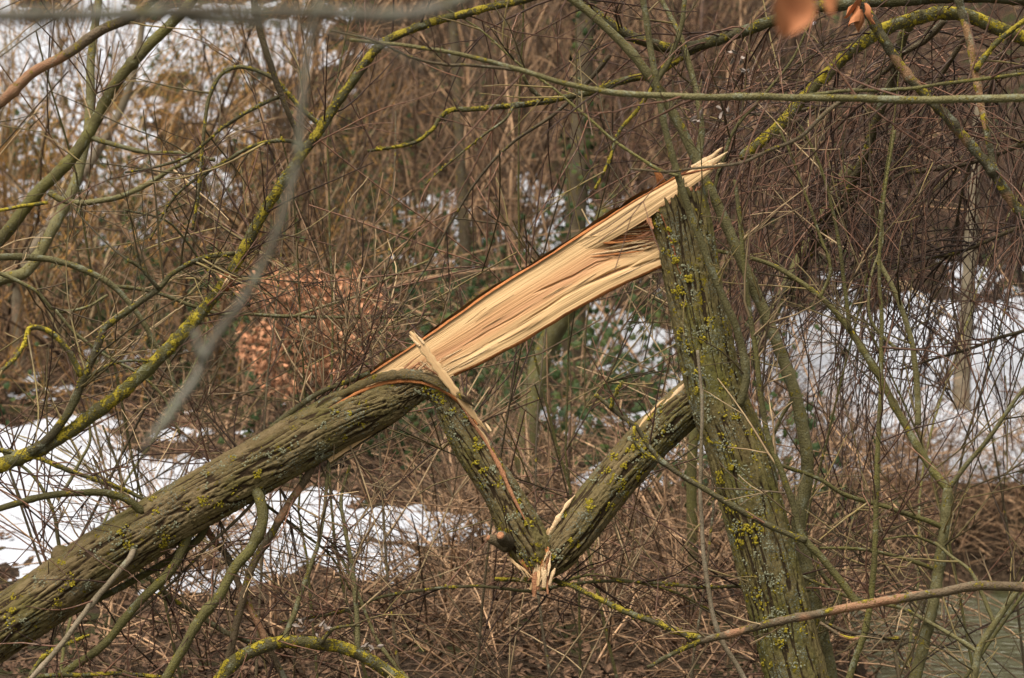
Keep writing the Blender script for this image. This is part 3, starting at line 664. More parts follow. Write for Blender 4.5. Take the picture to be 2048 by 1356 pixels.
# bright torn edge along the upper side of the second leg
for k, (pts, ww, mt) in enumerate(([[(1098, 1072), (1118, 1040), (1136, 1012), (1152, 992)], [6, 10, 7, 2], MW_SPL], [[(1092, 1076), (1097, 1066), (1100, 1058)], [5, 6, 3], MW_LATH],
                                   [[(1246, 902), (1272, 872), (1300, 842), (1340, 803), (1374, 770)], [3, 6, 8, 9, 8], MW_SPL], [[(1270, 872), (1296, 838), (1318, 812), (1331, 800)], [3, 8, 7, 2], MW_LATH],
                                   [[(1215, 928), (1240, 905), (1258, 886)], [3, 5, 2], MW_INNER], [[(1372, 772), (1376, 762)], [3, 1], MW_SPL])):
    m = Mesh(); lath(m, [P(x - 2, y - 2, 9.955 + 0.00018 * (x - 1100)) for x, y in pts], [w / 600 for w in ww], 0.010, seed=150 + k, n=40, jag=.4); m.build("torn_wood", mt, tree, ROOT)
# two cut knots on the outside of the V
for (pp, w0) in (([(1012, 1092, 9.90), (992, 1082, 9.885), (977, 1076, 9.875)], 20), ([(1016, 1086, 9.915), (1006, 1076, 9.87), (1001, 1071, 9.85)], 26)):
    m = Mesh(); c4 = spline(px_path([(a, b, d, w0 * f_) for (a, b, d), f_ in zip(pp, (1.4, 1.0, 0.8))]), 10); add_tube(m, c4[:, :3], c4[:, 3], 14, True, 0.15, 5); kn = m.build("knot", BROWN, tree, ROOT)
    e = c4[-1, :3]; tdir = c4[-1, :3] - c4[-3, :3]; tdir /= np.linalg.norm(tdir)
    m = Mesh(); add_tube(m, np.array([e - tdir * .001, e + tdir * .004, e + tdir * .005]), np.array([c4[-1, 3] * .8, c4[-1, 3] * .72, c4[-1, 3] * .3]), 14); o = m.build("cut_face", MW_PINK, kn, ROOT)
# knot scar on the fallen trunk
m = Mesh(); q0 = surf(FT, 118, 1106, -0.004); dr = np.array([-.35, -.75, .55])
c4 = np.array([q0 - dr * .02, q0 + dr * .004, q0 + dr * .014, q0 + dr * .018]); add_tube(m, c4, np.array([.036, .030, .020, .008]), 18, True, .2, 8); m.build("knot", MB_FALL, tree, ROOT)

# ------------------------------------------------------------------ growing twigs
def strand(rng, p0, d0, length, r0, r1, n, wob, trop, kink=0.0):
    pts = [np.asarray(p0, float)]; d = np.asarray(d0, float) / np.linalg.norm(d0); st = length / (n - 1)
    curl = rng.normal(0, wob * 0.6, 3)
    for i in range(n - 1):
        d = d + rng.normal(0, wob, 3) * 0.6 + curl * 0.35 + trop * st
        if kink and rng.random() < 0.3: d = d + rng.normal(0, kink, 3)
        d = d / np.linalg.norm(d); pts.append(pts[-1] + d * st)
    return np.array(pts), np.linspace(r0, r1, n)

def sprout(rng, out, p0, d0, length, r0, levels, wob=0.10, trop=(0, 0, 0), nside=(3, 6), sideang=0.75, kink=0.12, flat=1.0, rmin=0.0014, seg=0.055):
    """one twig and its side twigs, appended to out as (points, radii)"""
    trop = np.asarray(trop, float); n = int(max(5, min(18, length / seg)))
    pts, rad_ = strand(rng, p0, d0, length, r0, max(rmin, r0 * 0.42), n, wob, trop, kink)
    out.append((pts, rad_))
    if levels <= 0: return
    for s in range(rng.integers(nside[0], nside[1] + 1)):
        i = int(rng.integers(max(1, n // 6), n - 1)); t_ = pts[i] - pts[i - 1]; t_ /= np.linalg.norm(t_)
        sd_ = rng.normal(0, 1, 3); sd_[1] *= flat; sd_ -= (sd_ @ t_) * t_; sd_ /= np.linalg.norm(sd_) + 1e-9
        ang_ = rng.normal(sideang, 0.2)
        sprout(rng, out, pts[i], t_ * math.cos(ang_) + sd_ * math.sin(ang_), length * rng.uniform(0.25, 0.6) * (1.15 - 0.5 * i / n), max(rmin, rad_[i] * 0.62), levels - 1, wob, trop, nside, sideang, kink, flat, rmin, seg)

def strands_mesh(strs, sides=4):
    m = Mesh()
    rv = np.random.default_rng(len(strs)).random(len(strs))
    for (pts, r), q_ in zip(strs, rv): add_tube(m, pts, r, sides, False, hval=float(q_))
    return m

def limb_mesh(rows, sides=12, wig=0.6, seed=0, rough=0.10):
    """a traced branch: small bends and swollen nodes added to the line; rows of (px, py, depth, diameter px)"""
    p4 = px_path(rows); Lr = np.linalg.norm(np.diff(p4[:, :3], axis=0), axis=1).sum(); n = int(max(12, min(260, Lr / 0.012)))
    c4 = spline(p4, n); Lc = np.linspace(0, Lr, n)
    r = c4[:, 3].copy(); end = sstep(0, 0.15, np.minimum(Lc, Lr - Lc) / Lr)
    amp = wig * 0.004 * end
    c4[:, 0] += amp * fbm(Lc * 9, Lc * 0, seed=seed * 3 + 1); c4[:, 1] += 2 * amp * fbm(Lc * 6, Lc * 0, seed=seed * 3 + 2); c4[:, 2] += amp * fbm(Lc * 9, Lc * 0, seed=seed * 3 + 3)
    rngl = np.random.default_rng(seed + 999)
    for q0 in rngl.uniform(0, Lr, max(2, int(Lr / 0.14))): r = r * (1 + 0.16 * np.exp(-((Lc - q0) / 0.010) ** 2))
    m = Mesh(); add_tube(m, c4[:, :3], r, sides, True, rough, seed); return m, c4[:, :3], r

_seed = [1000]
def branch_thing(name, label, cat, limbs, group=None, twigs=None, kind_names=None, tw_mat=None):
    """limbs: (part name, material, rows[, opts]); opts: tw = twigs per metre, len, trop, lv, mat"""
    base = P(*limbs[0][2][0][:3]); o = empty(name, base); tag(o, label, cat, group)
    by = {}
    for lb in limbs:
        nm, mat, rows = lb[0], lb[1], lb[2]; op = lb[3] if len(lb) > 3 else {}
        _seed[0] += 1; rng = np.random.default_rng(_seed[0])
        m, c, r = limb_mesh(rows, 14 if max(q_[3] for q_ in rows) > 15 else 8, op.get('wig', 0.8), _seed[0] % 500, op.get('rough', 0.24 if mat in (LICHEN, LICHEN_LT, DEADWOOD) else 0.12))
        m.build(nm, mat, o, base)
        if mat in (LICHEN, LICHEN_LT, DEADWOOD):
            lm = by.setdefault('lichen', Mesh()); t_, n1_, n2_ = frames(c)
            for i in range(2, len(c) - 2):
                if noise(i * .13, _seed[0], seed=3) + (.35 if mat is LICHEN else -.05) < 0: continue
                a_ = rng.uniform(0, 6.28); nv = n1_[i] * math.cos(a_) + n2_[i] * math.sin(a_)
                if nv[2] < -.2 and rng.random() < .7: continue
                flakes(lm, rng, c[i] + nv * r[i] * .98, nv, 4, min(.006, r[i] * .5), .002, .0045)
        tw = op.get('tw', 5) * 1.5; Lr = np.linalg.norm(np.diff(c, axis=0), axis=1).sum()
        out = by.setdefault(op.get('mat', tw_mat or TW_OLIVE), [])
        for k in range(rng.poisson(tw * Lr)):
            i = int(rng.integers(int(len(c) * op.get('from', 0.05)), len(c) - 1)); t_ = c[min(i + 1, len(c) - 1)] - c[max(i - 1, 0)]; t_ /= np.linalg.norm(t_)
            if op.get('both') and rng.random() < .5: t_ = -t_
            sd_ = rng.normal(0, 1, 3); sd_[1] *= 0.8; sd_ -= (sd_ @ t_) * t_; sd_ /= np.linalg.norm(sd_)
            a_ = rng.normal(0.85, 0.25); d0 = t_ * math.cos(a_) + sd_ * math.sin(a_) + np.asarray(op.get('bias', (0, 0, 0)))
            ln = op.get('len', 0.35) * rng.uniform(0.35, 1.2)
            sprout(rng, out, c[i], d0, ln, min(r[i] * 0.6, op.get('r', 0.0036)) * rng.uniform(.75, 1.15), op.get('lv', 1), 0.09, op.get('trop', (0, 0, 0)), op.get('ns', (1, 4)))
    lm = by.pop('lichen', None)
    if lm is not None and lm.n: lm.build("lichen", YLICH, o, base, smooth=False)['kind'] = 'stuff'
    for mat, out in by.items():
        if out: strands_mesh(out, 5).build("twigs", mat, o, base)['kind'] = 'stuff'
    return o
def D(rows, d0, w0, d1=None, w1=None):
    """photo line with depth and diameter running evenly from start to end"""
    n = len(rows); d1 = d0 if d1 is None else d1; w1 = w0 if w1 is None else w1
    return [(x, y, d0 + (d1 - d0) * i / (n - 1), w0 + (w1 - w0) * i / (n - 1)) for i, (x, y) in enumerate(rows)]

# ---- raised crusts of yellow leaf lichen
M_ = Mat("yellow_lichen", 0.9, 0.1); M_.color(M_.ramp(M_.noise(M_.objpos(), 130, 3), [(0.3, (0.16, 0.125, 0.012)), (0.55, (0.30, 0.235, 0.022)), (0.75, (0.42, 0.34, 0.05))])); YLICH = M_.m
M_ = Mat("grey_lichen", 0.9, 0.1); M_.color(M_.mix(M_.noise(M_.objpos(), 130, 3), (0.18, 0.18, 0.105), (0.30, 0.30, 0.195))); GLICH = M_.m
def flakes(m, rng, c, nrm_, n, spread, smin, smax):
    """n small ragged lobes lying on a surface round c"""
    nrm_ = nrm_ / np.linalg.norm(nrm_); a = np.cross(nrm_, [.3, .2, .9]); a /= np.linalg.norm(a); b = np.cross(nrm_, a)
    for k in range(n):
        o_ = rng.normal(0, spread, 2); p = c + a * o_[0] + b * o_[1] - nrm_ * (o_ @ o_) / .17 + nrm_ * rng.uniform(0, .003)
        s_ = rng.uniform(smin, smax); nn = nrm_ + rng.normal(0, .45, 3); nn /= np.linalg.norm(nn); u_ = np.cross(nn, rng.normal(0, 1, 3)); u_ /= np.linalg.norm(u_); w_ = np.cross(nn, u_)
        an = np.arange(6) * 1.047 + rng.uniform(0, 1); rr_ = s_ * rng.uniform(.55, 1.1, 6)
        V = np.vstack([p + nn * s_ * .35, p + (np.cos(an) * rr_)[:, None] * u_ + (np.sin(an) * rr_)[:, None] * w_ - nn * .001])
        m.add(V, None, [(0, 1 + i_, 1 + (i_ + 1) % 6) for i_ in range(6)])
def crust(rows, sites, mat, seed, n, spread, smin, smax, lo=0.0, hi=1.0):
    rng = np.random.default_rng(seed); m = Mesh(); c4 = spline(np.array(rows, float)[:, [0, 1, 3, 2]], 400)
    for k in range(sites):
        i_ = int(rng.uniform(lo, hi) * 399); t_ = c4[min(i_ + 1, 399), :2] - c4[max(i_ - 1, 0), :2]; t_ /= np.linalg.norm(t_); R_ = c4[i_, 2] / 2
        o_ = rng.uniform(-.92, .92) * R_; x_, y_ = c4[i_, 0] - t_[1] * o_, c4[i_, 1] + t_[0] * o_
        c0 = P(x_, y_, c4[i_, 3] - PX(math.sqrt(R_ * R_ - o_ * o_))); ax_ = P(c4[i_, 0], c4[i_, 1], c4[i_, 3])
        flakes(m, rng, c0, c0 - ax_, int(n * rng.uniform(.3, 1.6)), spread * rng.uniform(.5, 1.3), smin, smax)
    m.build("lichen", mat, tree, ROOT, smooth=False)['kind'] = 'stuff'
crust(ST, 70, YLICH, 1, 20, .010, .003, .0065, 0.04, .72); crust(ST, 130, GLICH, 2, 14, .012, .002, .005, 0.04, .60)
crust(FT, 34, YLICH, 3, 16, .009, .003, .006, .12, .98); crust(FT, 70, GLICH, 4, 12, .011, .002, .005, .12, .98)
crust(H1, 26, YLICH, 5, 16, .008, .003, .006, .35, .95); crust(H1, 40, GLICH, 6, 12, .009, .002, .005, .35, .95)
crust(H2, 24, YLICH, 7, 16, .008, .003, .006, .1, .8); crust(H2, 30, GLICH, 8, 12, .009, .002, .005, .1, .8)
# slivers lifting off the split face, and torn fibres in the hollow by the stump
rng = np.random.default_rng(12)
for k in range(30):
    i0 = int(rng.uniform(.22, .78) * NS); t0 = rng.uniform(.06, .95); n_ = int(rng.uniform(18, 70)); i1 = min(i0 + n_, NS - 60); j0 = int(t0 * (NT_ - 1)); up_ = rng.uniform(.001, .007); fl = rng.random() < .5
    ii = np.linspace(i0, i1, 6).astype(int); lift = np.linspace(0, 1, 6) if fl else np.linspace(1, 0, 6)
    q_ = Fv[ii, j0] + nrm[ii] * (.0008 + up_ * lift ** 2)[:, None] + acr[ii] * (rng.normal(0, .003) * lift)[:, None]; w0 = rng.uniform(.0018, .005)
    m = Mesh(); lath(m, list(q_), list(w0 * np.interp(lift, [0, .5, 1], [.5, 1, .15])), .0025, seed=300 + k, n=14); m.build("sliver", (MW_SPL, MW_LATH, MW_FACE)[k % 3], tree, ROOT)
for k in range(30):
    a = rng.uniform(-1, 1); q0 = P(1180 + rng.uniform(-15, 95), 498 + 30 * a - 12 + rng.uniform(-5, 5), 10.004); q1 = P(1308 + rng.uniform(-30, 12), 474 + 26 * a + rng.uniform(-6, 6), 9.985 + rng.uniform(-.012, .012)); w0 = rng.uniform(.003, .008)
    m = Mesh(); lath(m, [q0, q0 * .5 + q1 * .5 + np.array([0, rng.uniform(-.006, .004), rng.uniform(-.006, .006)]), q1], [w0 * .3, w0, w0 * rng.uniform(.1, .7)], .004, seed=400 + k, n=16, jag=.6); m.build("sliver", (MW_PINK, MW_LATH, MW_SPL, MW_EDGE)[k % 4], tree, ROOT)
# ---- shoots growing out of the snapped tree (parts of it)
def shoots(limbs, nm="shoot"):
    by = {}
    for lb in limbs:
        mat, rows = lb[0], lb[1]; op = lb[2] if len(lb) > 2 else {}
        _seed[0] += 1; rng = np.random.default_rng(_seed[0])
        m, c, r = limb_mesh(rows, 14, 0.8, _seed[0] % 500); m.build(nm, mat, tree, ROOT)
        Lr = np.linalg.norm(np.diff(c, axis=0), axis=1).sum(); out = by.setdefault(op.get('mat', TW_RED), [])
        for k in range(rng.poisson(op.get('tw', 5) * 1.5 * Lr)):
            i = int(rng.integers(3, len(c) - 1)); t_ = c[i] - c[i - 1]; t_ /= np.linalg.norm(t_); sd_ = rng.normal(0, 1, 3); sd_ -= (sd_ @ t_) * t_; sd_ /= np.linalg.norm(sd_)
            sprout(rng, out, c[i], t_ * .6 + sd_ * .8, op.get('len', .35) * rng.uniform(.4, 1.2), .0032, 1, .09, op.get('trop', (0, 0, 0)), (1, 4))
    for mat, out in by.items():
        if out: strands_mesh(out, 5).build("twigs", mat, tree, ROOT)['kind'] = 'stuff'
shoots([
    (OLIVE, D([(508, 975), (520, 1000), (524, 1045), (502, 1095), (470, 1135), (440, 1190), (402, 1235), (365, 1300), (325, 1370), (290, 1450)], 9.92, 23, 9.7, 18)),
    (OLIVE, D([(285, 1025), (268, 1010), (240, 994), (196, 985), (130, 988), (60, 1000), (-10, 1020), (-80, 1050)], 9.86, 16, 9.75, 12), {'tw': 7}),
    (GREYTAN, D([(268, 1095), (262, 1112), (245, 1135), (190, 1200), (122, 1290), (60, 1362), (20, 1420)], 9.84, 13, 9.6, 10)),
    (OLIVE, D([(382, 1060), (365, 1095), (342, 1140), (270, 1212), (205, 1290), (130, 1345), (60, 1400)], 9.92, 20, 9.8, 15)),
    (OLIVE, D([(412, 1050), (395, 1080), (340, 1118), (260, 1165), (180, 1206), (90, 1256), (0, 1310), (-60, 1350)], 10.0, 16, 9.95, 11)),
    (BROWN, D([(510, 1000), (488, 1025), (430, 1080), (340, 1168), (270, 1230), (200, 1285)], 9.95, 7, 9.95, 5)),
    (PEELED, D([(628, 925), (610, 960), (575, 1010), (540, 1070), (505, 1130), (485, 1200), (468, 1270), (445, 1370), (430, 1450)], 10.0, 16, 9.95, 15)),
    (PEELED, D([(408, 1048), (430, 1085), (455, 1115), (482, 1180), (508, 1230), (540, 1300), (575, 1370), (600, 1430)], 10.03, 13, 9.95, 13)),
    (LICHEN_LT, D([(540, 858), (590, 818), (640, 786), (690, 764), (740, 745)], 9.995, 12, 10.01, 9), {'tw': 6, 'trop': (0, 0, 1.0), 'len': .4}),
    (OLIVE, D([(520, 1000), (545, 1020), (600, 1060), (660, 1110), (700, 1180)], 10.02, 7, 10.1, 4), {'tw': 8}),
    (OLIVE_PALE, D([(1478, 810), (1486, 790), (1492, 740), (1474, 660), (1430, 560), (1392, 455), (1356, 352), (1332, 262), (1310, 150), (1287, 0), (1270, -90)], 9.89, 17, 9.80, 12), {'tw': 5, 'mat': TW_OLIVE}),
    (OLIVE, D([(1356, 352), (1310, 335), (1235, 285), (1170, 230), (1110, 180), (1040, 130), (960, 60), (880, 10)], 9.82, 7, 9.9, 3.5), {'tw': 5, 'mat': TW_OLIVE}),
])
rngs = np.random.default_rng(31); out = []; out2 = []
for (x, y, n, ln) in [(655, 800, 3, .45), (700, 775, 4, .5), (640, 812, 3, .55), (585, 840, 3, .4), (745, 742, 4, .5), (780, 718, 2, .3), (870, 655, 1, .25), (480, 900, 3, .35), (420, 935, 2, .35), (350, 975, 2, .3), (240, 1045, 3, .3), (170, 1090, 2, .3)]:
    for k in range(n):
        sprout(rngs, out if k % 2 else out2, P(x + rngs.uniform(-12, 12), y + 6, 10.02), (rngs.normal(0, .6), rngs.normal(0, .35), 1), ln * rngs.uniform(.6, 1.25), .0034, 2, .10, (0, 0, .6), (2, 4))
for (x, y, n, ln) in [(560, 985, 3, .5), (640, 935, 3, .5), (700, 900, 2, .4), (440, 1050, 3, .5), (330, 1110, 3, .45), (150, 1220, 3, .35)]:
    for k in range(n): sprout(rngs, out if k % 2 else out2, P(x, y - 8, 9.98), (rngs.normal(.2, .6), rngs.normal(0, .4), -1), ln * rngs.uniform(.6, 1.2), .0034, 2, .10, (0, 0, .5), (2, 4))
strands_mesh(out, 5).build("twigs", TW_RED, tree, ROOT)['kind'] = 'stuff'
strands_mesh(out2, 5).build("twigs", TW_TAN, tree, ROOT)['kind'] = 'stuff'

# ------------------------------------------------------------------ branches and saplings that can be told apart
UPT = {'trop': (0, 0, .5), 'tw': 8, 'len': .5}
DROOP = {'trop': (0, 0, -1.8), 'tw': 17, 'len': .8, 'mat': TW_RED, 'lv': 1}
branch_thing("lichened_branch", "long yellow-lichened branch sweeping from the left edge up to the top, with a bare break", "branch", [
    ("limb", LICHEN, D([(-120, 985), (0, 932), (100, 886), (200, 818), (300, 735), (380, 650), (430, 590), (455, 560)], 9.75, 30, 9.85, 24), dict(UPT, mat=TW_RED)),
    ("limb", LICHEN, D([(452, 566), (480, 512), (540, 402), (590, 330), (640, 260), (700, 170), (760, 92), (850, 50), (960, 20), (1060, -4), (1150, -30)], 9.85, 24, 9.9, 13), dict(UPT, mat=TW_RED)),
    ("side_branch", LICHEN_LT, D([(60, 905), (95, 878), (140, 820), (165, 762), (185, 715), (206, 660), (216, 650), (280, 604), (318, 578), (345, 548), (400, 518), (470, 506)], 9.75, 19, 9.8, 8), UPT),
    ("side_branch", LICHEN, D([(162, 752), (135, 700), (98, 662), (60, 655), (50, 682), (30, 715), (-20, 760)], 9.73, 13, 9.6, 8), dict(UPT, tw=3)),
    ("side_branch", LICHEN_LT, D([(318, 578), (280, 535), (255, 520)], 9.78, 8, 9.75, 7), dict(UPT, tw=2)),
    ("side_branch", LICHEN_LT, D([(166, 760), (220, 730), (255, 722), (310, 722)], 9.76, 8, 9.8, 4), dict(UPT, tw=4)),
    ("side_branch", LICHEN_LT, D([(612, 290), (560, 280), (500, 295), (440, 330), (390, 360), (345, 400), (300, 480)], 9.87, 9, 9.9, 4), dict(UPT, tw=6)),
    ("side_branch", LICHEN_LT, D([(640, 250), (600, 215), (560, 170), (530, 148), (480, 134), (440, 152), (415, 210), (405, 300), (398, 380), (385, 460)], 9.88, 10, 9.8, 6), dict(UPT, tw=3)),
])
m = Mesh(); lath(m, [P(446, 574, 9.815), P(454, 562, 9.81), P(461, 550, 9.815)], [.006, .013, .004], .01, seed=9, n=12)
br = [o for o in bpy.data.objects if o.name == "lichened_branch"][0]
m.build("bare_wood", MW_SPL, br, br.location)
m = Mesh(); c4 = spline(px_path([(445, 578, 9.85, 25), (455, 560, 9.85, 25.5), (463, 545, 9.85, 25)]), 12); add_tube(m, c4[:, :3], c4[:, 3], 14, True, .1, 2); m.build("peeled_collar", MW_INNER, br, br.location)

branch_thing("olive_branch", "smooth olive branch rising from the left edge to the top, two arched side shoots", "branch", [
    ("limb", OLIVE, D([(-90, 560), (0, 480), (75, 385), (130, 332), (180, 262), (228, 170), (300, 90), (362, 28), (420, -50)], 10.9, 26, 10.9, 20), {'tw': 3, 'mat': TW_TAN}),
    ("side_branch", OLIVE_PALE, D([(182, 275), (230, 290), (290, 304), (360, 308), (430, 320)], 10.9, 11, 10.8, 7), {'tw': 4, 'mat': TW_TAN}),
    ("side_branch", OLIVE_PALE, D([(100, 385), (125, 400), (175, 405), (245, 392), (300, 365), (340, 340), (400, 310)], 10.9, 14, 10.8, 8), {'tw': 4, 'mat': TW_TAN}),
    ("side_branch", LICHEN, D([(95, 405), (50, 412), (0, 420), (-60, 425)], 10.88, 8, 10.8, 6), {'tw': 2}),
])
branch_thing("pale_green_branch", "pale green branch behind the olive one at the left edge", "branch", [
    ("limb", OLIVE_PALE, D([(-80, 610), (0, 560), (55, 540), (105, 458), (148, 372), (168, 300), (180, 210), (182, 120), (195, 20), (205, -60)], 11.6, 26, 11.9, 14), {'tw': 3, 'mat': TW_TAN}),
])
branch_thing("peeling_branch", "brown branch with peeling bark in the upper left corner", "branch", [
    ("limb", PEELED, D([(-80, 255), (0, 205), (60, 150), (128, 112), (200, 62), (255, 36), (330, -20)], 9.4, 22, 9.3, 19), {'tw': 2}),
])
branch_thing("dark_hanging_branch", "dark thin branch slanting down beside the arched twig, upper left", "branch", [
    ("limb", BROWN, D([(500, -40), (520, 60), (545, 140), (570, 210), (590, 260), (605, 300)], 9.6, 14, 9.75, 10), {'tw': 3, 'mat': TW_RED}),
    ("side_branch", LICHEN_LT, D([(565, 190), (500, 220), (440, 260), (380, 310), (310, 335), (250, 345)], 9.7, 8, 9.7, 4), {'tw': 4, 'mat': TW_RED}),
])
branch_thing("bowed_branch", "pale branch bowing from the left edge below the olive one", "branch", [
    ("limb", OLIVE_PALE, D([(-70, 520), (0, 514), (60, 515), (120, 524), (180, 545), (225, 572), (262, 612), (290, 650), (312, 690), (332, 716), (345, 760), (365, 830)], 10.6, 15, 10.7, 8), {'tw': 5, 'mat': TW_TAN}),
    ("side_branch", OLIVE_PALE, D([(225, 572), (280, 578), (330, 590), (385, 612), (440, 628), (500, 628), (590, 633), (700, 634), (800, 632), (870, 628)], 10.7, 8, 10.9, 6), {'tw': 5, 'mat': TW_TAN}),
    ("side_branch", OLIVE_PALE, D([(590, 632), (650, 612), (710, 595), (770, 560), (860, 520)], 10.8, 6, 10.9, 4), {'tw': 4, 'mat': TW_TAN}),
    ("side_branch", OLIVE_PALE, D([(-40, 530), (30, 560), (75, 585), (110, 620), (170, 615), (215, 590)], 10.5, 9, 10.6, 5), {'tw': 5, 'mat': TW_TAN}),
    ("side_branch", OLIVE_PALE, D([(110, 620), (150, 665), (210, 710), (280, 750), (330, 800), (360, 870)], 10.5, 7, 10.6, 5), {'tw': 5, 'mat': TW_TAN}),
    ("side_branch", LICHEN_LT, D([(500, 612), (420, 545), (370, 480), (330, 440), (250, 420)], 10.8, 6, 10.6, 4), {'tw': 4, 'mat': TW_TAN}),
])
branch_thing("mossy_low_branch", "thick low branch crusted with yellow lichen at the bottom left", "branch", [
    ("limb", LICHEN, D([(420, 1400), (455, 1338), (500, 1304), (560, 1284), (630, 1286), (700, 1300), (750, 1325), (800, 1362), (840, 1410)], 9.85, 28, 10.0, 24), {'tw': 3, 'rough': .2}),
    ("side_branch", OLIVE_PALE, D([(568, 1280), (585, 1235), (600, 1190), (622, 1130), (640, 1070), (652, 990), (658, 910)], 9.9, 12, 10.0, 6), {'tw': 7, 'mat': TW_TAN}),
    ("side_branch", OLIVE_PALE, D([(716, 1300), (712, 1220), (704, 1130), (690, 1060), (682, 1000), (700, 930)], 9.95, 11, 10.0, 6), {'tw': 7, 'mat': TW_TAN}),
    ("side_branch", OLIVE_PALE, D([(845, 1390), (790, 1330), (755, 1280), (725, 1210), (700, 1150), (660, 1080)], 9.98, 9, 10.1, 5), {'tw': 7, 'mat': TW_TAN}),
    ("side_branch", LICHEN_LT, D([(640, 1288), (655, 1268), (672, 1255), (720, 1250)], 9.9, 9, 9.9, 5), {'tw': 3}),
])
branch_thing("yellow_twig_branch", "yellow-lichened thin branch running right and down beneath the fallen trunk", "branch", [
    ("limb", LICHEN, D([(-60, 890), (20, 905), (75, 915), (130, 938), (190, 958), (250, 980), (290, 1000)], 10.2, 10, 10.15, 8), {'tw': 5, 'mat': TW_RED}),
    ("limb", LICHEN_LT, D([(250, 1120), (300, 1155), (350, 1200), (400, 1232), (450, 1265), (510, 1285)], 10.1, 9, 10.0, 10), {'tw': 4, 'mat': TW_RED}),
    ("side_branch", LICHEN_LT, D([(150, 1175), (120, 1100), (112, 1040), (90, 985), (60, 945), (0, 900)], 10.3, 9, 10.3, 6), {'tw': 4}),
    ("side_branch", OLIVE_PALE, D([(115, 1000), (140, 960), (160, 920), (180, 880), (175, 820)], 10.3, 8, 10.3, 5), {'tw': 5}),
    ("side_branch", LICHEN_LT, D([(248, 978), (235, 930), (220, 890), (205, 850)], 10.2, 7, 10.2, 4), {'tw': 4}),
])
branch_thing("bottom_edge_branch", "thin yellow branch running along the bottom edge at left", "branch", [
    ("limb", LICHEN, D([(20, 1368), (90, 1352), (160, 1350), (230, 1348), (300, 1352), (380, 1372)], 9.7, 10, 9.8, 8), {'tw': 5, 'mat': TW_RED}),
    ("side_branch", LICHEN, D([(60, 1352), (90, 1310), (140, 1285), (180, 1270)], 9.72, 9, 9.8, 6), {'tw': 4, 'mat': TW_RED}),
])
# below and right of the V
branch_thing("crossing_branch", "thin lichened branch running level just under the torn V of the hinge", "branch", [
    ("limb", LICHEN_LT, D([(560, 1245), (690, 1222), (760, 1195), (850, 1180), (960, 1172), (1060, 1182), (1120, 1172), (1200, 1163), (1300, 1165), (1400, 1174), (1500, 1172), (1620, 1180)], 10.1, 6, 10.15, 7), {'tw': 14, 'both': 1, 'len': .5, 'mat': TW_RED}),
    ("side_branch", LICHEN, D([(990, 1158), (1030, 1160), (1080, 1160), (1120, 1162)], 10.08, 9, 10.1, 8), {'tw': 1}),
    ("side_branch", OLIVE, D([(1120, 1166), (1180, 1150), (1250, 1160), (1350, 1185), (1440, 1230)], 10.12, 6, 10.3, 4), {'tw': 8, 'mat': TW_RED}),
])
branch_thing("bare_pink_branch", "bare pinkish branch crossing low in front of the standing trunk to the right edge", "branch", [
    ("limb", PEELED, D([(2140, 1178), (2048, 1174), (1960, 1172), (1880, 1186), (1820, 1194), (1720, 1210), (1620, 1230), (1540, 1246), (1450, 1270), (1400, 1282)], 9.55, 20, 9.6, 15), {'tw': 5, 'mat': TW_TAN, 'len': .3}),
    ("side_branch", LICHEN, D([(1415, 1280), (1370, 1268), (1310, 1245), (1250, 1222), (1195, 1196), (1150, 1175), (1110, 1160)], 9.62, 15, 10.0, 9), {'tw': 4, 'len': .3, 'mat': TW_RED}),
    ("side_branch", LICHEN_LT, D([(1405, 1280), (1370, 1295), (1340, 1310), (1295, 1335)], 9.6, 11, 9.5, 8), {'tw': 3, 'len': .2}),
    ("side_branch", OLIVE, D([(1715, 1208), (1680, 1160), (1640, 1112), (1605, 1075), (1590, 1020), (1560, 935), (1535, 870), (1520, 770), (1508, 680), (1490, 560), (1478, 430), (1470, 360)], 9.6, 16, 9.72, 8), {'tw': 5, 'mat': TW_TAN, 'len': .35}),
    ("side_branch", LICHEN_LT, D([(1612, 1082), (1520, 1042), (1430, 990), (1350, 942), (1305, 900), (1275, 855), (1230, 822), (1190, 788)], 9.62, 13, 9.7, 8), {'tw': 3, 'len': .25, 'mat': TW_RED}),
    ("side_branch", LICHEN, D([(1222, 818), (1228, 795), (1245, 762)], 9.68, 8, 9.65, 5), {'tw': 0}),
    ("side_branch", LICHEN, D([(1395, 966), (1330, 930), (1290, 905), (1270, 885), (1268, 852)], 9.66, 9, 9.66, 6), {'tw': 0}),
])
branch_thing("tan_cane", "dry tan cane hanging left of the standing trunk, bent near the bottom", "branch", [
    ("limb", GREYTAN, D([(1395, 700), (1403, 800), (1402, 900), (1400, 1000), (1407, 1100), (1420, 1200), (1442, 1275), (1480, 1340), (1520, 1420)], 9.72, 6, 9.75, 11), {'tw': 2, 'len': .25}),
])
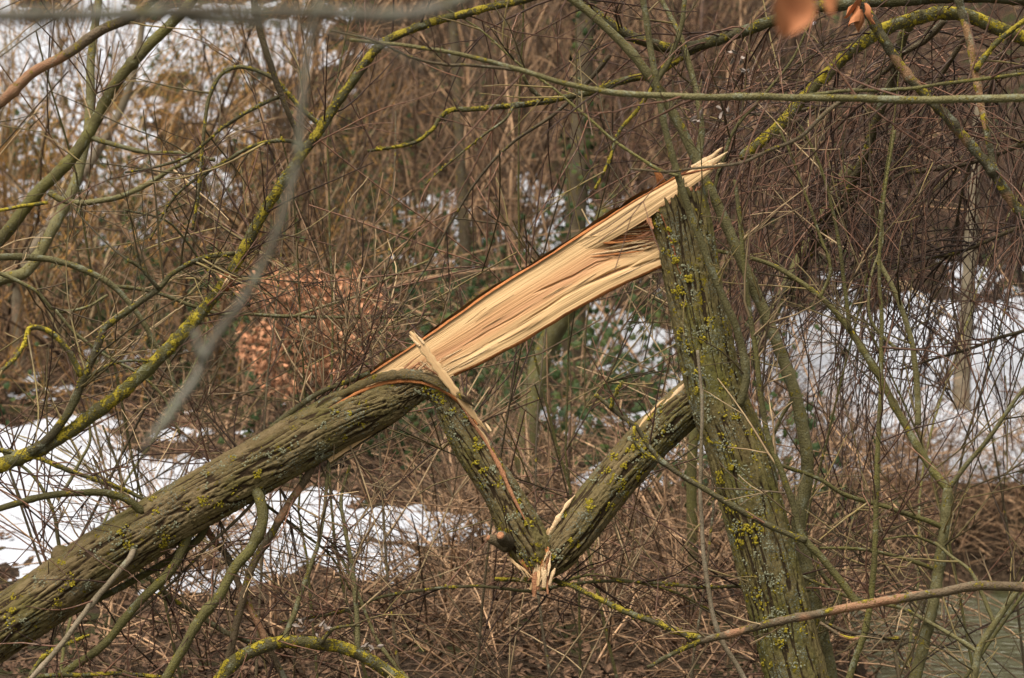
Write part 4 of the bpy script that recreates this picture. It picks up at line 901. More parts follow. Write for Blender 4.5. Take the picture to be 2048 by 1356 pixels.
branch_thing("pale_sapling", "pale smooth sapling rising just behind the standing trunk, forked near the top", "sapling", [
    ("trunk", OLIVE_PALE, D([(1860, 1990), (1700, 1500), (1640, 1250), (1600, 1080), (1598, 1030), (1614, 950), (1608, 870), (1588, 780), (1558, 700), (1520, 605), (1482, 520), (1448, 438), (1420, 380), (1382, 300), (1342, 220), (1292, 142), (1240, 82), (1165, 14), (1100, -30)], 10.3, 30, 10.2, 16), {'tw': 3, 'mat': TW_OLIVE, 'from': .25}),
    ("side_branch", OLIVE_PALE, D([(1396, 322), (1402, 270), (1396, 200), (1380, 130), (1360, 70), (1325, 0), (1305, -50)], 10.25, 14, 10.3, 8), {'tw': 5}),
    ("side_branch", OLIVE_PALE, D([(1312, 165), (1340, 120), (1360, 60), (1370, 0), (1375, -50)], 10.2, 11, 10.2, 9), {'tw': 3}),
    ("side_branch", OLIVE, D([(1428, 380), (1445, 320), (1470, 260), (1520, 200), (1570, 140), (1600, 90), (1630, 20)], 10.25, 8, 10.3, 4), {'tw': 6}),
    ("side_branch", OLIVE_PALE, D([(1590, 790), (1560, 840), (1540, 900), (1555, 960)], 10.32, 8, 10.4, 6), {'tw': 3}),
    ("side_branch", OLIVE, D([(1600, 1050), (1640, 1140), (1680, 1200), (1640, 1290), (1620, 1400)], 10.3, 10, 10.2, 8), {'tw': 4}),
])
branch_thing("forked_sapling", "olive sapling at right with a long arm arching over to the standing trunk", "sapling", [
    ("trunk", OLIVE_PALE, D([(1760, 1990), (1800, 1500), (1828, 1365), (1845, 1300), (1862, 1225), (1880, 1130), (1890, 1050), (1896, 976)], 10.1, 27, 10.1, 20), {'tw': 3}),
    ("limb", OLIVE, D([(1896, 980), (1850, 918), (1800, 830), (1750, 740), (1700, 660), (1650, 602), (1580, 550), (1520, 520), (1425, 500), (1380, 494)], 10.1, 17, 10.35, 6), {'tw': 5, 'len': .5}),
    ("limb", OLIVE_PALE, D([(1836, 850), (1836, 790), (1825, 690), (1808, 630), (1790, 585), (1756, 520)], 10.05, 13, 10.0, 9), {'tw': 4, 'len': .5}),
    ("side_branch", OLIVE_PALE, D([(1896, 978), (1930, 935), (1975, 880), (2030, 800), (2080, 740)], 10.1, 11, 10.0, 7), {'tw': 5, 'len': .4}),
    ("side_branch", OLIVE, D([(1886, 1055), (1840, 1035), (1750, 1008), (1690, 990), (1630, 955), (1560, 930)], 10.1, 11, 10.0, 7), {'tw': 5, 'len': .4}),
    ("side_branch", OLIVE, D([(1876, 1140), (1800, 1115), (1720, 1098), (1640, 1096)], 10.12, 9, 10.0, 5), {'tw': 6}),
    ("side_branch", OLIVE, D([(1884, 1095), (1850, 1080), (1820, 1072), (1760, 1080)], 10.12, 7, 10.0, 4), {'tw': 5}),
    ("side_branch", OLIVE_PALE, D([(1794, 700), (1760, 720), (1738, 830), (1736, 860), (1760, 560), (1758, 480)][:1] + [(1742, 640), (1740, 560), (1765, 480), (1760, 420)], 10.05, 7, 10.0, 4), {'tw': 4}),
    ("side_branch", OLIVE, D([(1640, 596), (1660, 540), (1640, 470), (1615, 400), (1590, 330), (1560, 260)], 10.2, 7, 10.2, 5), {'tw': 6, 'mat': TW_TAN}),
    ("side_branch", OLIVE, D([(1700, 662), (1690, 580), (1680, 500), (1668, 430), (1640, 330), (1600, 250)], 10.2, 9, 10.2, 5), {'tw': 6, 'mat': TW_TAN}),
])
branch_thing("straight_cane", "straight upright olive cane between the pale sapling and the forked sapling", "sapling", [
    ("trunk", OLIVE, D([(1600, 1990), (1660, 1480), (1700, 1350), (1735, 1240), (1748, 1120), (1752, 1000), (1757, 880), (1762, 760), (1764, 640), (1758, 520), (1770, 380), (1790, 260)], 9.85, 16, 9.8, 5), {'tw': 5, 'mat': TW_RED, 'len': .45}),
    ("side_branch", PEELED, D([(1735, 1275), (1690, 1275), (1640, 1245)], 9.86, 8, 9.9, 6), {'tw': 1}),
])
branch_thing("corner_sapling", "lichened forked shoot standing in the lower right corner before the water", "sapling", [
    ("trunk", OLIVE_PALE, D([(1900, 1990), (1930, 1500), (1950, 1345), (1958, 1300), (1985, 1255), (2010, 1215), (2035, 1180), (2090, 1090)], 10.0, 16, 10.0, 11), {'tw': 5}),
    ("side_branch", OLIVE_PALE, D([(1990, 1250), (1965, 1190), (1940, 1140), (1905, 1115), (1870, 1085)], 10.0, 9, 10.05, 6), {'tw': 5}),
    ("side_branch", OLIVE_PALE, D([(1957, 1305), (1920, 1280), (1860, 1245), (1800, 1215), (1700, 1195), (1600, 1150), (1480, 1090)], 10.0, 9, 10.2, 6), {'tw': 5}),
    ("side_branch", BROWN, D([(1800, 1370), (1795, 1330), (1790, 1300), (1815, 1280), (1760, 1276), (1690, 1262), (1650, 1245)], 9.9, 9, 10.0, 7), {'tw': 3}),
])
# slender bare saplings standing between the broken tree and the bank
SLIM = [(30, 11.2, "by the left edge, below the bowed branch"), (150, 12.0, "behind the yellow twig branch"), (285, 11.0, "where the bowed branch turns down"), (420, 11.6, "left of the dry-leaved bush"), (470, 10.9, "before the left of the dry-leaved bush"), (705, 11.3, "right of the dry-leaved bush"),
        (760, 12.2, "behind the fallen trunk's shoots"), (800, 11.8, "behind the fallen trunk's bend"), (930, 11.0, "left of the folded hinge"), (1110, 11.5, "behind the torn V"), (1200, 10.8, "inside the torn V"), (1300, 11.9, "behind the hinge's right leg"),
        (1400, 11.2, "just behind the stump"), (1560, 11.0, "behind the pale sapling"), (1660, 11.8, "left of the straight cane"), (1700, 10.7, "right of the pale sapling"), (1810, 11.4, "left of the forked sapling"), (1930, 10.9, "right of the forked sapling"), (2010, 11.7, "by the right edge above the water"), (1860, 12.3, "behind the forked sapling")]
for i, (px, d, wh) in enumerate(SLIM):
    rng = np.random.default_rng(800 + i); b = P(px + rng.normal(0, 40), 1800, d); b[2] = max(float(ground(b[0], b[1])), -.6)
    o = empty("slender_sapling", b); tag(o, "slender bare sapling with fine side twigs, " + wh, "sapling", "slender saplings before the bank")
    out = []; mat = [TW_RED, TW_OLIVE, TW_TAN, TW_BROWN][i % 4]
    sprout(rng, out, b, (rng.normal(0, .22), rng.normal(0, .12), 1), rng.uniform(2.3, 3.6) - max(b[2], 0) * .5, rng.uniform(.0055, .0085), 2, .06, (0, 0, .05), (4, 7), .7, .10, .7, .0026, .17)
    m = Mesh(); add_tube(m, *out[0], 7, False); m.build("stem", OLIVE if i % 2 else BROWN, o, b)
    strands_mesh(out[1:], 4).build("twigs", mat, o, b)['kind'] = 'stuff'
# arching crown at the upper right
branch_thing("arching_lichened_branch", "mossy olive branch arching across the top right, dipping left to a yellow tip", "branch", [
    ("limb", LICHEN_LT, D([(2150, 20), (2048, 0), (1920, -8), (1800, 0), (1700, 6), (1620, 18), (1545, 42), (1490, 62), (1425, 82), (1350, 98), (1290, 82), (1240, 62), (1170, 12), (1120, -20)], 10.5, 26, 10.4, 20), DROOP),
    ("side_branch", LICHEN, D([(1420, 84), (1370, 108), (1310, 148), (1255, 160), (1180, 184), (1120, 196), (1070, 206), (980, 216), (905, 220), (880, 236), (862, 262), (820, 288), (735, 302)], 10.45, 18, 10.3, 6), {'tw': 6, 'trop': (0, 0, -.8), 'mat': TW_RED}),
    ("side_branch", LICHEN, D([(1318, 150), (1296, 190), (1270, 225), (1240, 260), (1222, 310), (1205, 350), (1190, 378)], 10.35, 8, 10.2, 6), {'tw': 2}),
    ("side_branch", LICHEN_LT, D([(1028, 212), (1010, 240), (975, 265), (930, 300), (880, 340), (850, 370)], 10.33, 6, 10.3, 3), {'tw': 4, 'mat': TW_RED}),
    ("side_branch", LICHEN_LT, D([(1085, 200), (1060, 175), (1045, 150)], 10.35, 9, 10.3, 6), {'tw': 2}),
    ("side_branch", BROWN, D([(1220, 110), (1180, 160), (1120, 220), (1020, 290), (940, 380), (860, 520), (800, 620)], 10.5, 9, 10.6, 3), {'tw': 5, 'mat': TW_RED, 'trop': (0, 0, -.6)}),
])
branch_thing("mossy_arch_branch", "thick mossy branch arching down from the right edge to a stub beside the split tip", "branch", [
    ("limb", LICHEN, D([(2160, 110), (2048, 76), (1995, 56), (1940, 34), (1880, 26), (1820, 40), (1765, 60), (1700, 104), (1660, 142), (1620, 182), (1560, 250), (1525, 280), (1495, 305), (1486, 318)], 10.6, 30, 10.5, 20), DROOP),
    ("side_branch", LICHEN_LT, D([(1820, 42), (1800, 90), (1790, 150), (1760, 220), (1735, 300), (1700, 370), (1660, 440), (1620, 510), (1570, 590)], 10.9, 22, 11.4, 16), dict(DROOP, tw=18, mat=TW_DARK)),
    ("side_branch", BROWN, D([(1890, 40), (1850, 80), (1800, 110), (1760, 150), (1690, 190), (1600, 220), (1500, 230)], 10.8, 14, 11.2, 5), dict(DROOP, tw=18, mat=TW_DARK)),
    ("side_branch", BROWN, D([(1940, 60), (1890, 140), (1850, 220), (1800, 320), (1760, 420), (1720, 560)], 11, 12, 11.5, 4), dict(DROOP, tw=20, mat=TW_DARK)),
    ("side_branch", BROWN, D([(2020, 70), (1990, 150), (1960, 260), (1925, 380), (1900, 520)], 11, 12, 11.5, 4), dict(DROOP, tw=20, mat=TW_DARK)),
])
branch_thing("dead_branch", "dead split branch with bare brown wood slanting down the upper right to the edge", "branch", [
    ("limb", DEADWOOD, D([(1690, -60), (1722, 0), (1750, 50), (1800, 130), (1850, 190), (1900, 242), (1950, 300), (1988, 345), (2022, 402), (2060, 450), (2120, 540)], 10.0, 19, 10.0, 21), {'tw': 4, 'rough': .38, 'mat': TW_RED, 'trop': (0, 0, -1)}),
    ("side_branch", DEADWOOD, D([(1910, -30), (1928, 40), (1940, 90), (1948, 140), (1960, 200), (1975, 270), (1990, 345)], 10.0, 16, 10.02, 13), {'tw': 3, 'rough': .38}),
    ("side_branch", LICHEN, D([(1950, 140), (1990, 90), (2030, 55), (2080, 20)], 10.0, 12, 10.0, 10), {'tw': 2}),
])
branch_thing("hanging_twigs_branch", "dark thin branch reaching from the right edge with a curtain of hanging twigs", "branch", [
    ("limb", BROWN, D([(2160, 240), (2040, 290), (1920, 330), (1800, 350), (1700, 400), (1600, 470)], 10.9, 14, 11.3, 5), dict(DROOP, tw=36, len=1.0, mat=TW_RED)),
    ("limb", BROWN, D([(2160, 420), (2050, 450), (1930, 500), (1800, 530), (1690, 590)], 10.9, 11, 11.3, 4), dict(DROOP, tw=36, len=1.0, mat=TW_DARK)),
    ("limb", BROWN, D([(2160, 120), (2000, 150), (1850, 170), (1700, 200), (1560, 260), (1440, 340)], 11, 12, 11.5, 4), dict(DROOP, tw=36, len=1.0, mat=TW_RED)),
    ("limb", BROWN, D([(2160, 640), (2050, 660), (1930, 700), (1800, 740)], 10.9, 9, 11.3, 4), dict(DROOP, tw=20, len=.6, mat=TW_RED)),
])
# nearer, softer branches
branch_thing("grey_level_branch", "soft grey-green branch running level across the right half, in front of the stump top", "branch", [
    ("limb", OLIVE_PALE, D([(2150, 190), (2048, 196), (1860, 200), (1700, 196), (1540, 194), (1400, 194), (1280, 190), (1200, 182), (1120, 164), (1050, 142), (960, 118), (870, 100), (780, 88), (700, 80)], 8.3, 17, 8.0, 7), {'tw': 3, 'mat': TW_RED, 'len': .4}),
    ("side_branch", BROWN, D([(1690, 196), (1640, 235), (1600, 275), (1540, 300), (1480, 326), (1400, 336), (1330, 342), (1260, 338)], 8.3, 9, 8.2, 4), {'tw': 3, 'mat': TW_RED}),
    ("side_branch", BROWN, D([(1050, 142), (960, 132), (880, 128), (820, 112), (740, 80), (660, 60)], 8.1, 7, 7.8, 4), {'tw': 3, 'mat': TW_RED}),
    ("side_branch", OLIVE, D([(1600, 192), (1700, 182), (1800, 178), (1900, 165), (2048, 148), (2120, 140)], 8.3, 7, 8.3, 7), {'tw': 3, 'mat': TW_RED}),
])
branch_thing("out_of_focus_branch", "blurred grey branch lying level along the top left edge", "branch", [
    ("limb", GREYFG, D([(-200, 40), (0, 34), (150, 30), (300, 22), (420, 20), (520, 24), (640, 26), (760, 30), (860, 20), (980, -30)], 2.6, 34, 2.7, 24), {'tw': 0}),
    ("side_branch", GREYFG, D([(300, 22), (420, 40), (520, 48), (640, 60), (760, 90), (850, 140)], 2.99, 16, 3.26, 6), {'tw': 0}),
    ("side_branch", GREYFG, D([(100, 32), (60, 70), (-20, 110)], 2.99, 10, 2.99, 6), {'tw': 0}),
])
branch_thing("out_of_focus_twig", "blurred grey twig hanging diagonally across the left third, knobbly and forked", "branch", [
    ("limb", GREYFG, D([(660, -80), (638, 20), (622, 120), (606, 220), (592, 330), (572, 410), (545, 480), (500, 560), (455, 620), (418, 690), (402, 725)], 3.2, 12, 3.2, 18), {'tw': 0, 'wig': 2, 'rough': .3}),
    ("limb", GREYFG, D([(405, 715), (385, 775), (350, 830), (318, 868), (285, 905)], 3.2, 18, 3.2, 13), {'tw': 0, 'wig': 2, 'rough': .3}),
    ("side_branch", GREYFG, D([(405, 715), (395, 680), (388, 660)], 3.2, 15, 3.2, 8), {'tw': 0}),
    ("side_branch", GREYFG, D([(596, 320), (560, 240), (520, 160), (470, 80)], 3.2, 7, 3.0, 5), {'tw': 0}),
    ("side_branch", GREYFG, D([(270, 380), (285, 470), (300, 560), (330, 640), (395, 712)], 2.86, 5, 3.13, 7), {'tw': 0}),
])

# ------------------------------------------------------------------ leaves held by branches near the camera
def leaf_patch(m, c, ax, sdv, L_, W_, curl=0.3, n=7, fold=0.25, seed=0):
    """one leaf blade with a pointed tip, folded along its rib and curled"""
    ax = ax / np.linalg.norm(ax); sdv = sdv - (sdv @ ax) * ax; sdv /= np.linalg.norm(sdv); nn = np.cross(ax, sdv)
    u = np.linspace(0, 1, n); w = W_ * np.sin(np.pi * np.clip(u, 0.03, 0.98) ** 0.85); k = np.array([-1, -.5, 0, .5, 1.0])
    wav = 0.12 * L_ * noise(u[:, None] * 4 + seed, k[None, :] * 2, seed=seed)
    V = c + ax * (u * L_)[:, None, None] + sdv * (w[:, None] * k[None, :] / 2)[..., None] + nn * ((curl * L_ * u ** 2)[:, None] + fold * (w[:, None] * np.abs(k)[None, :]) + wav)[..., None]
    m.add(V, grid_quads(n, 5, False))
M_ = Mat("dry_orange_leaf", 0.7, 0.2); M_.color(M_.mix(M_.noise(M_.objpos(), 40, 3), (0.52, 0.21, 0.085), (0.36, 0.13, 0.055))); LEAF_OR = M_.m
M_ = Mat("withered_grey_leaf", 0.8, 0.2); M_.color(M_.mix(M_.noise(M_.objpos(), 60, 3), (0.40, 0.34, 0.29), (0.20, 0.15, 0.12))); LEAF_GR = M_.m
base = P(1560, -40, 3.5); o = empty("hanging_leaf", base); tag(o, "blurred orange dry leaf hanging at the top edge, right of centre", "leaf")
m = Mesh(); leaf_patch(m, P(1600, -46, 3.5), np.array([-.35, 0.1, -1]), np.array([1, .3, 0.0]), .072, .056, .15, seed=3); m.build('blade', LEAF_OR, o, base); m = Mesh(); leaf_patch(m, P(1655, -40, 3.6), np.array([.05, .1, -1]), np.array([1, .3, 0.0]), .042, .02, .2, seed=4); m.build("blade", LEAF_OR, o, base)
m = Mesh(); add_tube(m, np.array([P(1600, -46, 3.5), P(1612, -80, 3.5), P(1650, -120, 3.5)]), .0012, 5); m.build("stalk", BROWN, o, base)
base = P(1722, -4, 9.9); o = empty("crumpled_leaf", base); tag(o, "crumpled pink-brown dry leaf clinging to the dead branch at the top", "leaf")
for k in range(5):
    m = Mesh(); leaf_patch(m, P(1718 + 5 * (k % 3), -6 + 6 * k, 9.9), np.array([RNG.normal(-.1, .35), RNG.normal(0, .4), -1]), RNG.normal(0, 1, 3), .075, .035, RNG.uniform(.2, .5), fold=.5, seed=20 + k); m.build("blade", LEAF_OR, o, base)
for i, (px, py, d, n) in enumerate([(1478, 108, 10.1, 5), (1492, 142, 10.1, 4), (1395, 240, 10.1, 6), (1450, 228, 10.1, 4), (612, 1248, 9.9, 7), (640, 1262, 9.9, 5), (745, 1300, 9.95, 5)]):
    base = P(px, py, d); o = empty("withered_leaves", base)
    tag(o, ["withered grey leaf tuft on a twig high above the split tip", "lower grey withered leaf tuft above the split tip", "grey withered leaf tuft hanging on the pale sapling's fork", "small grey leaf tuft right of the pale sapling's fork",
            "dark withered seed cluster above the mossy low branch", "withered seed cluster touching the mossy low branch", "withered leaf cluster at the mossy branch's right bend"][i], "dead leaves", "withered leaf tufts")
    for k in range(n):
        m = Mesh(); leaf_patch(m, base + RNG.normal(0, .012, 3), RNG.normal(0, 1, 3), RNG.normal(0, 1, 3), .026, .014, .5, 5, .6, seed=40 + k + i * 9); m.build("leaf", LEAF_GR, o, base)
    m = Mesh(); add_tube(m, np.array([base + [0, 0, .10], base + [.01, 0, .05], base, base + [.005, 0, -.03]]), .0014, 5); m.build("stalk", TW_RED, o, base)

# ------------------------------------------------------------------ background thicket: shrubs on the slope
BUSH = ground_at(610, 950)
def hides_bush(x, y):
    px = 1024 + np.asarray(x) / y * 6000
    return (np.abs(px - 610) < 190) & (y > BUSH[1] - 3.5) & (y < BUSH[1] + .3)
def make_shrub(seed, canes, height, spread, lv, ns, wob, trop, r0, sideang=.6):
    rng = np.random.default_rng(seed); stems, tw = [], []
    for k in range(canes):
        a = rng.uniform(0, 2 * math.pi); lean = rng.uniform(.05, spread); h_ = height * rng.uniform(.55, 1.15)
        s_ = []
        sprout(rng, s_, (rng.normal(0, .10), rng.normal(0, .10), -.05), (math.cos(a) * lean, math.sin(a) * lean, 1), h_, r0 * rng.uniform(.7, 1.3), lv, wob, trop, ns, sideang, .14, 1.0, .0024, .16)
        stems.append(s_[0]); tw += s_[1:]
    return stems, tw
KINDS = {   # canes, height, spread, levels, side twigs, wobble, tropism, cane radius, stem material, twig material
    'upright': (6, 3.2, .30, 1, (4, 8), .06, (0, 0, .08), .0125, TW_DEAD, TW_BROWN),
    'orange': (7, 2.3, .8, 2, (3, 5), .12, (0, 0, .2), .0090, TW_TAN, TW_ORANGE),
    'arching': (6, 3.2, .9, 1, (5, 9), .08, (0, 0, -.42), .0110, TW_BROWN, TW_BROWN),
    'dark': (6, 3.0, .6, 2, (4, 6), .08, (0, 0, -.28), .0110, TW_DARK, TW_RED),
    'low': (12, 1.1, 1.3, 1, (3, 6), .14, (0, 0, -.5), .0060, TW_DEAD, TW_DEAD),
}
TPL = {}
for kn, (cn, hh, spd, lv, ns, wb, tp, r0, ms, mt) in KINDS.items():
    for s in range(3):
        st, tw = make_shrub(hash(kn) % 97 * 0 + len(TPL) * 7 + 500 + s, cn, hh, spd, lv, ns, wb, tp, r0)
        proto = []
        for (pts, r) in st:
            m = Mesh(); add_tube(m, pts, r, 5, False); o = m.build("stem", ms); proto.append(o.data); bpy.data.objects.remove(o)
        o = strands_mesh(tw, 3).build("twigs", mt); proto.append(o.data); bpy.data.objects.remove(o)
        TPL.setdefault(kn, []).append(proto)
def plant(kn, x, y, sc_, label, group):
    z = float(ground(x, y)); pr = TPL[kn][int(RNG.integers(3))]
    e = empty({'upright': 'cane_shrub', 'orange': 'orange_twig_shrub', 'arching': 'arching_shrub', 'dark': 'dark_twig_shrub', 'low': 'dead_stem_clump'}[kn], (x, y, z))
    e.rotation_euler = (float(RNG.normal(0, .08)), float(RNG.normal(0, .08)), float(RNG.uniform(0, 6.28))); e.scale = (sc_,) * 3
    tag(e, label, "shrub", group)
    for k, me in enumerate(pr):
        o = bpy.data.objects.new("twigs" if k == len(pr) - 1 else "stem", me); COL.objects.link(o); o.parent = e
        if k == len(pr) - 1: o['kind'] = 'stuff'
    return e
WHERE = [(150, "by the left edge"), (330, "behind the olive branch"), (480, "left of the dry-leaved bush"), (720, "around the dry-leaved bush"), (900, "above the fallen trunk's bend"), (1040, "behind the left of the split face"), (1180, "behind the middle of the split face"),
         (1320, "left of the stump"), (1460, "behind the stump"), (1620, "right of the stump"), (1760, "behind the straight cane"), (1900, "behind the forked sapling"), (9999, "by the right edge")]
LOOK = {'upright': "thin brown upright shrub", 'orange': "orange-tan twiggy shrub", 'arching': "brown arching-cane shrub", 'dark': "dark red-brown twiggy shrub", 'low': "low dead-stem clump"}
def scatter(kn, n, pxr, yr, zone, smin=.8, smax=1.25, avoid=.75):
    k = 0; tries = 0; yr = (yr[0] * K, yr[1] * K)
    while k < n and tries < n * 30:
        tries += 1
        y = RNG.uniform(*yr); px = RNG.uniform(*pxr); x = (px - 1024) / 6000 * y
        if ground(x, y) < 0.15 or hides_bush(x, y): continue
        if snow_here(x, y) > 0.012 and RNG.random() < avoid: continue
        far = (y - yr[0]) / (yr[1] - yr[0]); depth = "near" if far < .33 else "midway" if far < .66 else "far"
        wh = next(t_ for lim, t_ in WHERE if px < lim)
        plant(kn, x, y, float(RNG.uniform(smin, smax)), "%s %s, %s %s" % (LOOK[kn], wh, depth, zone), LOOK[kn] + "s " + zone); k += 1
scatter('upright', 36, (550, 1500), (15.5, 25), "in the middle thicket")
scatter('upright', 7, (-100, 600), (17, 27), "on the snowy slope", avoid=.5)
scatter('orange', 15, (-150, 620), (15.5, 24), "on the snowy slope", avoid=.6)
scatter('arching', 22, (500, 1400), (14.8, 23), "in the middle thicket")
scatter('arching', 5, (-100, 500), (14.8, 22), "on the left slope")
scatter('dark', 16, (1380, 2200), (15.4, 23), "on the right bank", avoid=.4)
scatter('low', 40, (250, 1650), (10.0, 13.8), "on the near bank", .5, .95, .8)
scatter('low', 30, (1500, 2150), (14.7, 15.9), "at the water's edge", .5, .9, .7)
scatter('low', 26, (-100, 1400), (14.0, 18.5), "under the thicket", .7, 1.1, .8)

# bare trunks standing in the thicket
def bg_trunk(name, label, rows, mat, ivy=0, group=None):
    rows = [(a, b, d * 1.25 if d > 13 else d * 1.12, w) for a, b, d, w in rows]
    foot = P(*rows[-1][:3]); foot[2] = float(ground(foot[0], foot[1])) - .05
    c4 = np.vstack([px_path(rows), np.append(foot, px_path(rows[-1:])[0, 3] * 1.2)])
    o = empty(name, foot); tag(o, label, "tree", group)
    m = Mesh(); s_ = spline(c4, 60); add_tube(m, s_[:, :3], s_[:, 3], 14, True, .12, len(label)); m.build("trunk", mat, o, foot)
    if ivy:
        rng = np.random.default_rng(ivy); m = Mesh()
        for k in range(ivy):
            i = rng.integers(0, 60); a = rng.uniform(0, 6.28); rr_ = s_[i, 3] * rng.uniform(1.0, 2.2)
            c0 = s_[i, :3] + np.array([math.cos(a) * rr_, math.sin(a) * rr_, rng.normal(0, .05)])
            ivy_leaf(m, c0, np.array([math.cos(a), math.sin(a), rng.normal(.2, .4)]), rng.uniform(.03, .055), rng)
        m.build("ivy", IVY, o, foot, smooth=False)['kind'] = 'stuff'
    return o
M_ = Mat("ivy_leaf", 0.6, 0.2); M_.color(M_.ramp(M_.noise(M_.objpos(), 7, 2), [(0.3, (0.012, 0.024, 0.006)), (0.5, (0.026, 0.045, 0.009)), (0.75, (0.075, 0.092, 0.02))])); IVY = M_.m
def ivy_leaf(m, c, nrm_, s, rng):
    nrm_ = nrm_ / np.linalg.norm(nrm_); a = np.cross(nrm_, rng.normal(0, 1, 3)); a /= np.linalg.norm(a); b = np.cross(nrm_, a)
    pts = [(0, -.45), (.5, -.35), (.42, .1), (.62, .3), (.2, .4), (0, .8), (-.2, .4), (-.62, .3), (-.42, .1), (-.5, -.35)]
    V = [c + nrm_ * s * .12] + [c + (a * x + b * y) * s * .8 for x, y in pts]
    m.add(V, None, [(0, 1 + k, 1 + (k + 1) % 10) for k in range(10)])
bg_trunk("ivy_tree", "ivy-covered trunk standing behind the lichened branch, top centre", [(1175, -150, 15.5, 34), (1168, 100, 15.5, 38), (1160, 300, 15.5, 42), (1150, 480, 15.5, 44)], BROWN, 420)
bg_trunk("leaning_tree", "blurred olive trunk leaning under the split half log", [(1210, 420, 13.6, 26), (1150, 590, 13.5, 36), (1090, 700, 13.5, 42), (1062, 800, 13.4, 44), (1052, 900, 13.3, 46)], OLIVE)
bg_trunk("tan_tree", "blurred tan sapling trunk standing in the snow at right", [(1960, 200, 17, 20), (1945, 420, 17, 26), (1935, 600, 17, 28), (1925, 760, 17, 32)], GREYTAN)
bg_trunk("thin_tree", "blurred thin brown trunk in the thicket above the split log", [(900, -60, 17, 16), (915, 200, 17, 20), (925, 400, 17, 22), (930, 520, 17, 24)], BROWN)
bg_trunk("slanting_tree", "blurred slanting stem behind the snow at the far upper left", [(300, -40, 16, 10), (250, 200, 16, 16), (120, 420, 16, 20), (40, 560, 16, 22)], GREYTAN)
bg_trunk("olive_tree", "blurred olive trunk descending behind the hanging twigs at right", [(1700, 330, 12.6, 22), (1640, 440, 12.6, 24), (1560, 600, 12.5, 24), (1480, 760, 12.4, 22), (1390, 860, 12.3, 20)], OLIVE)

# the bush that kept its dry leaves
foot = BUSH; bush = empty("dry_leaf_bush", foot); tag(bush, "bush still holding orange-brown dry leaves, behind the fallen trunk", "bush")
rng = np.random.default_rng(77); M_ = Mat("dry_leaf", 0.7, 0.2); M_.color(M_.ramp(M_.noise(M_.objpos(), 25, 3), [(0.3, (0.36, 0.15, 0.07)), (0.55, (0.58, 0.28, 0.145)), (0.75, (0.68, 0.37, 0.21))])); DRY = M_.m
dB = float((foot - CAM) @ FWD); tw = []; lv = Mesh()
for (px, py, sx, sy, n) in [(560, 575, 45, 35, 130), (640, 600, 55, 40, 170), (680, 650, 50, 55, 230), (610, 660, 45, 50, 150), (520, 690, 40, 40, 80), (640, 730, 55, 35, 110), (560, 760, 45, 25, 30), (455, 560, 25, 18, 22), (740, 620, 25, 40, 40), (700, 560, 20, 20, 16)]:
    cpt = P(px, py, dB - .1); pts = spline(np.array([foot + [0, 0, -.02], (foot + cpt) / 2 + rng.normal(0, .06, 3), cpt]), 12); tw.append((pts, np.linspace(.007, .003, 12)))
    for k in range(int(n * 2.2)):
        c0 = P(px + rng.normal(0, sx * .62), py + rng.normal(0, sy * .62), dB + rng.normal(-.1, .16))
        if k % 6 == 0: sprout(rng, tw, cpt + (c0 - cpt) * .2, (c0 - cpt) + np.array([0, 0, .02]), np.linalg.norm(c0 - cpt) + .05, .0022, 1, .1, (0, 0, 0), (1, 3))
        leaf_patch(lv, c0, rng.normal(0, 1, 3) + [0, 0, -.6], rng.normal(0, 1, 3), rng.uniform(.028, .05), rng.uniform(.02, .034), rng.uniform(0, .6), 4, .4, k)
lv.build("leaves", DRY, bush, foot)['kind'] = 'stuff'
for k, s_ in enumerate(tw[:1]): pass
strands_mesh(tw, 4).build("stems", TW_DEAD, bush, foot)

# ------------------------------------------------------------------ leaf litter, ivy carpet, bramble
def on_ground(n, pxr, yr, rng):
    y = rng.uniform(yr[0], yr[1], n); x = (rng.uniform(pxr[0], pxr[1], n) - 1024) / 6000 * y
    ok = (ground(x, y) > .05) & ~(hides_bush(x, y) & (pxr[0] > -200)) & (snow_here(x, y) < 0.004 + .02 * (rng.random(n) < .04)); return x[ok], y[ok]
rng = np.random.default_rng(5)
M_ = Mat("fallen_leaf", 0.85, 0.15); M_.color(M_.ramp(M_.noise(M_.objpos(), 31, 2), [(0.25, (0.04, 0.025, 0.016)), (0.45, (0.10, 0.058, 0.035)), (0.6, (0.18, 0.105, 0.062)), (0.78, (0.28, 0.17, 0.10))])); FALLEN = M_.m
def flat_leaves(x, y, smin, smax, lift, tilt):
    n = len(x); z = ground(x, y) + rng.uniform(0, lift, n); s = rng.uniform(smin, smax, n); a = rng.uniform(0, 6.28, n)
    nz = np.stack([rng.normal(0, tilt, n), rng.normal(0, tilt, n) - .25, np.ones(n)], 1); nz /= np.linalg.norm(nz, axis=1)[:, None]
    ax = np.stack([np.cos(a), np.sin(a), np.zeros(n)], 1); ax -= (ax * nz).sum(1)[:, None] * nz; ax /= np.linalg.norm(ax, axis=1)[:, None]; bx = np.cross(nz, ax)
    c0 = np.stack([x, y, z], 1); S = s[:, None]
    V = np.stack([c0 - ax * S, c0 - ax * S * .2 + bx * S * .5 + nz * S * .25, c0 + ax * S, c0 - ax * S * .2 - bx * S * .5 + nz * S * .2], 1)
    b = np.arange(n)[:, None] * 4; T = np.concatenate([b + [0, 1, 2], b + [0, 2, 3]])
    return Mesh().add(V, None, T)
x1, y1 = on_ground(30000, (-250, 2300), (11.8, 22), rng); x2, y2 = on_ground(14000, (-250, 2300), (22, 39), rng)
tag(flat_leaves(np.r_[x1, x2], np.r_[y1, y2], .012, .032, .03, .6).build("leaf_litter", FALLEN, smooth=False), "brown fallen leaves covering the bank between the snow patches", "leaves", kind="stuff")
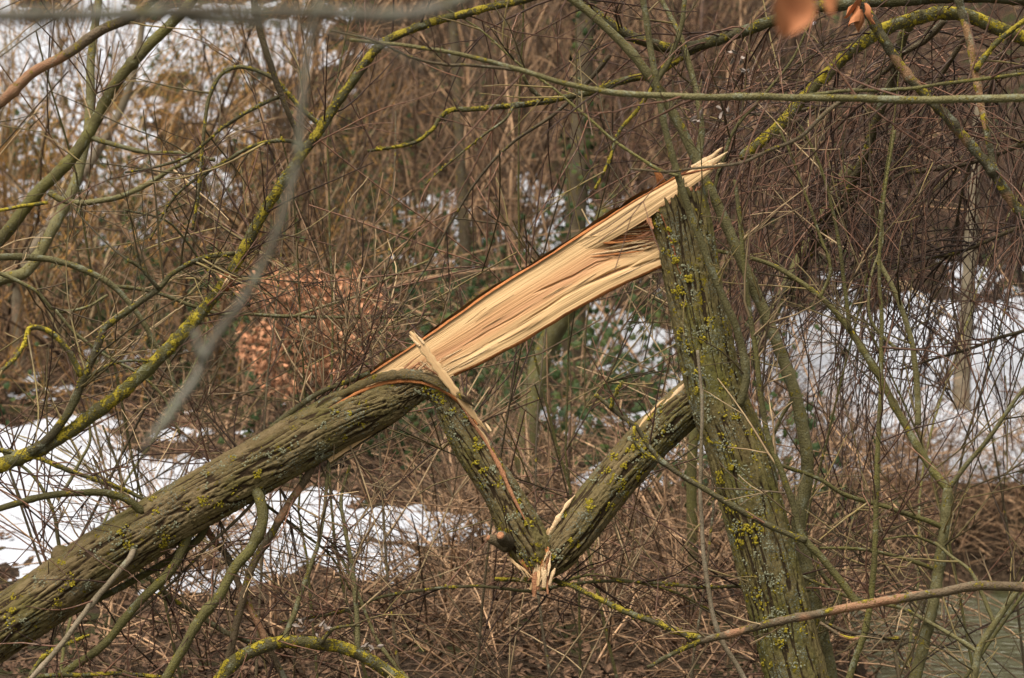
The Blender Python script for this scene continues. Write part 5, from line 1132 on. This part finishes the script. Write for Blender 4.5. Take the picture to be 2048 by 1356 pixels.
x, y = on_ground(60000, (-250, 2300), (17.5, 38), rng); nzv = fbm(x * .9, y * .9, seed=41) + .12 * ((x < -.5) & (y > 16)) ; k = nzv > .08; x, y = x[k], y[k]
m = Mesh(); zz = ground(x, y) + np.abs(rng.normal(0, .25, len(x)))
for a, b, c in zip(x[:14000], y[:14000], zz[:14000]): ivy_leaf(m, np.array([a, b, c]), np.array([rng.normal(0, .5), rng.normal(-.7, .4), rng.uniform(.2, 1)]), rng.uniform(.035, .065), rng)
for (px, py) in [(1010, 700), (1080, 800), (960, 650), (1150, 770), (200, 350), (120, 440), (300, 430), (560, 480), (700, 520), (830, 430), (640, 260), (420, 150), (1500, 570), (1450, 1000), (1130, 900), (480, 720), (180, 640), (60, 300), (380, 620), (1250, 560), (900, 820)]:
    c0 = ground_at(px, py + 40); n = 330
    q_ = c0 + rng.normal(0, 1, (n, 3)) * [.42, .35, .30] + [0, 0, .22]; q_[:, 2] = np.maximum(q_[:, 2], ground(q_[:, 0], q_[:, 1]) + .01)
    for c1 in q_: ivy_leaf(m, c1, np.array([rng.normal(0, .6), rng.normal(-.8, .4), rng.uniform(.1, .9)]), rng.uniform(.035, .07), rng)
tag(m.build("ivy_carpet", IVY, smooth=False), "dark green ivy leaves growing over the slope", "ivy", kind="stuff")
# dead bramble arches and fallen twigs, too many and too thin to count
def tangle(n, pxr, yr, ln, r0, mat, name, label, up=.8, trop=-1.2):
    strs = []; x, y = on_ground(n, pxr, (yr[0] * K, yr[1] * K), rng); ln *= K; r0 *= 1.5
    for a, b in zip(x, y):
        sprout(rng, strs, (a, b, float(ground(a, b)) - .02), (rng.normal(0, 1), rng.normal(0, .6), up * rng.uniform(.2, 1.6)), ln * rng.uniform(.4, 1.3), r0 * rng.uniform(.6, 1.3), 1, .11, (0, 0, trop), (0, 2), .7, .12, 1, .0022, .15)
    tag(strands_mesh(strs, 3).build(name, mat), label, "brushwood", kind="stuff")
tangle(1100, (200, 1750), (9.6, 14.5), .7, .0035, TW_DEAD, "bramble_tangle", "tangle of dead pinkish-brown bramble on the near bank")
tangle(800, (200, 1750), (9.6, 14.5), .6, .003, TW_BROWN, "dead_grass_tangle", "brown dead stems matted on the near bank")
tangle(700, (1500, 2200), (14.6, 16.2), .6, .0035, TW_DEAD, "waterside_tangle", "tangle of dead stems hanging over the far water's edge")
tangle(1000, (-150, 1600), (14.5, 22), .9, .0045, TW_BROWN, "thicket_undergrowth", "brown undergrowth filling the middle thicket", 1.6, -.6)
tangle(450, (-150, 800), (14.5, 24), .9, .004, TW_ORANGE, "orange_undergrowth", "orange-tan wiry undergrowth on the left slope", 1.5, -.5)
tangle(320, (1350, 2200), (15.2, 21), 1.1, .004, TW_DARK, "dark_undergrowth", "dark wiry undergrowth before the snow on the right", 1.8, -.6)
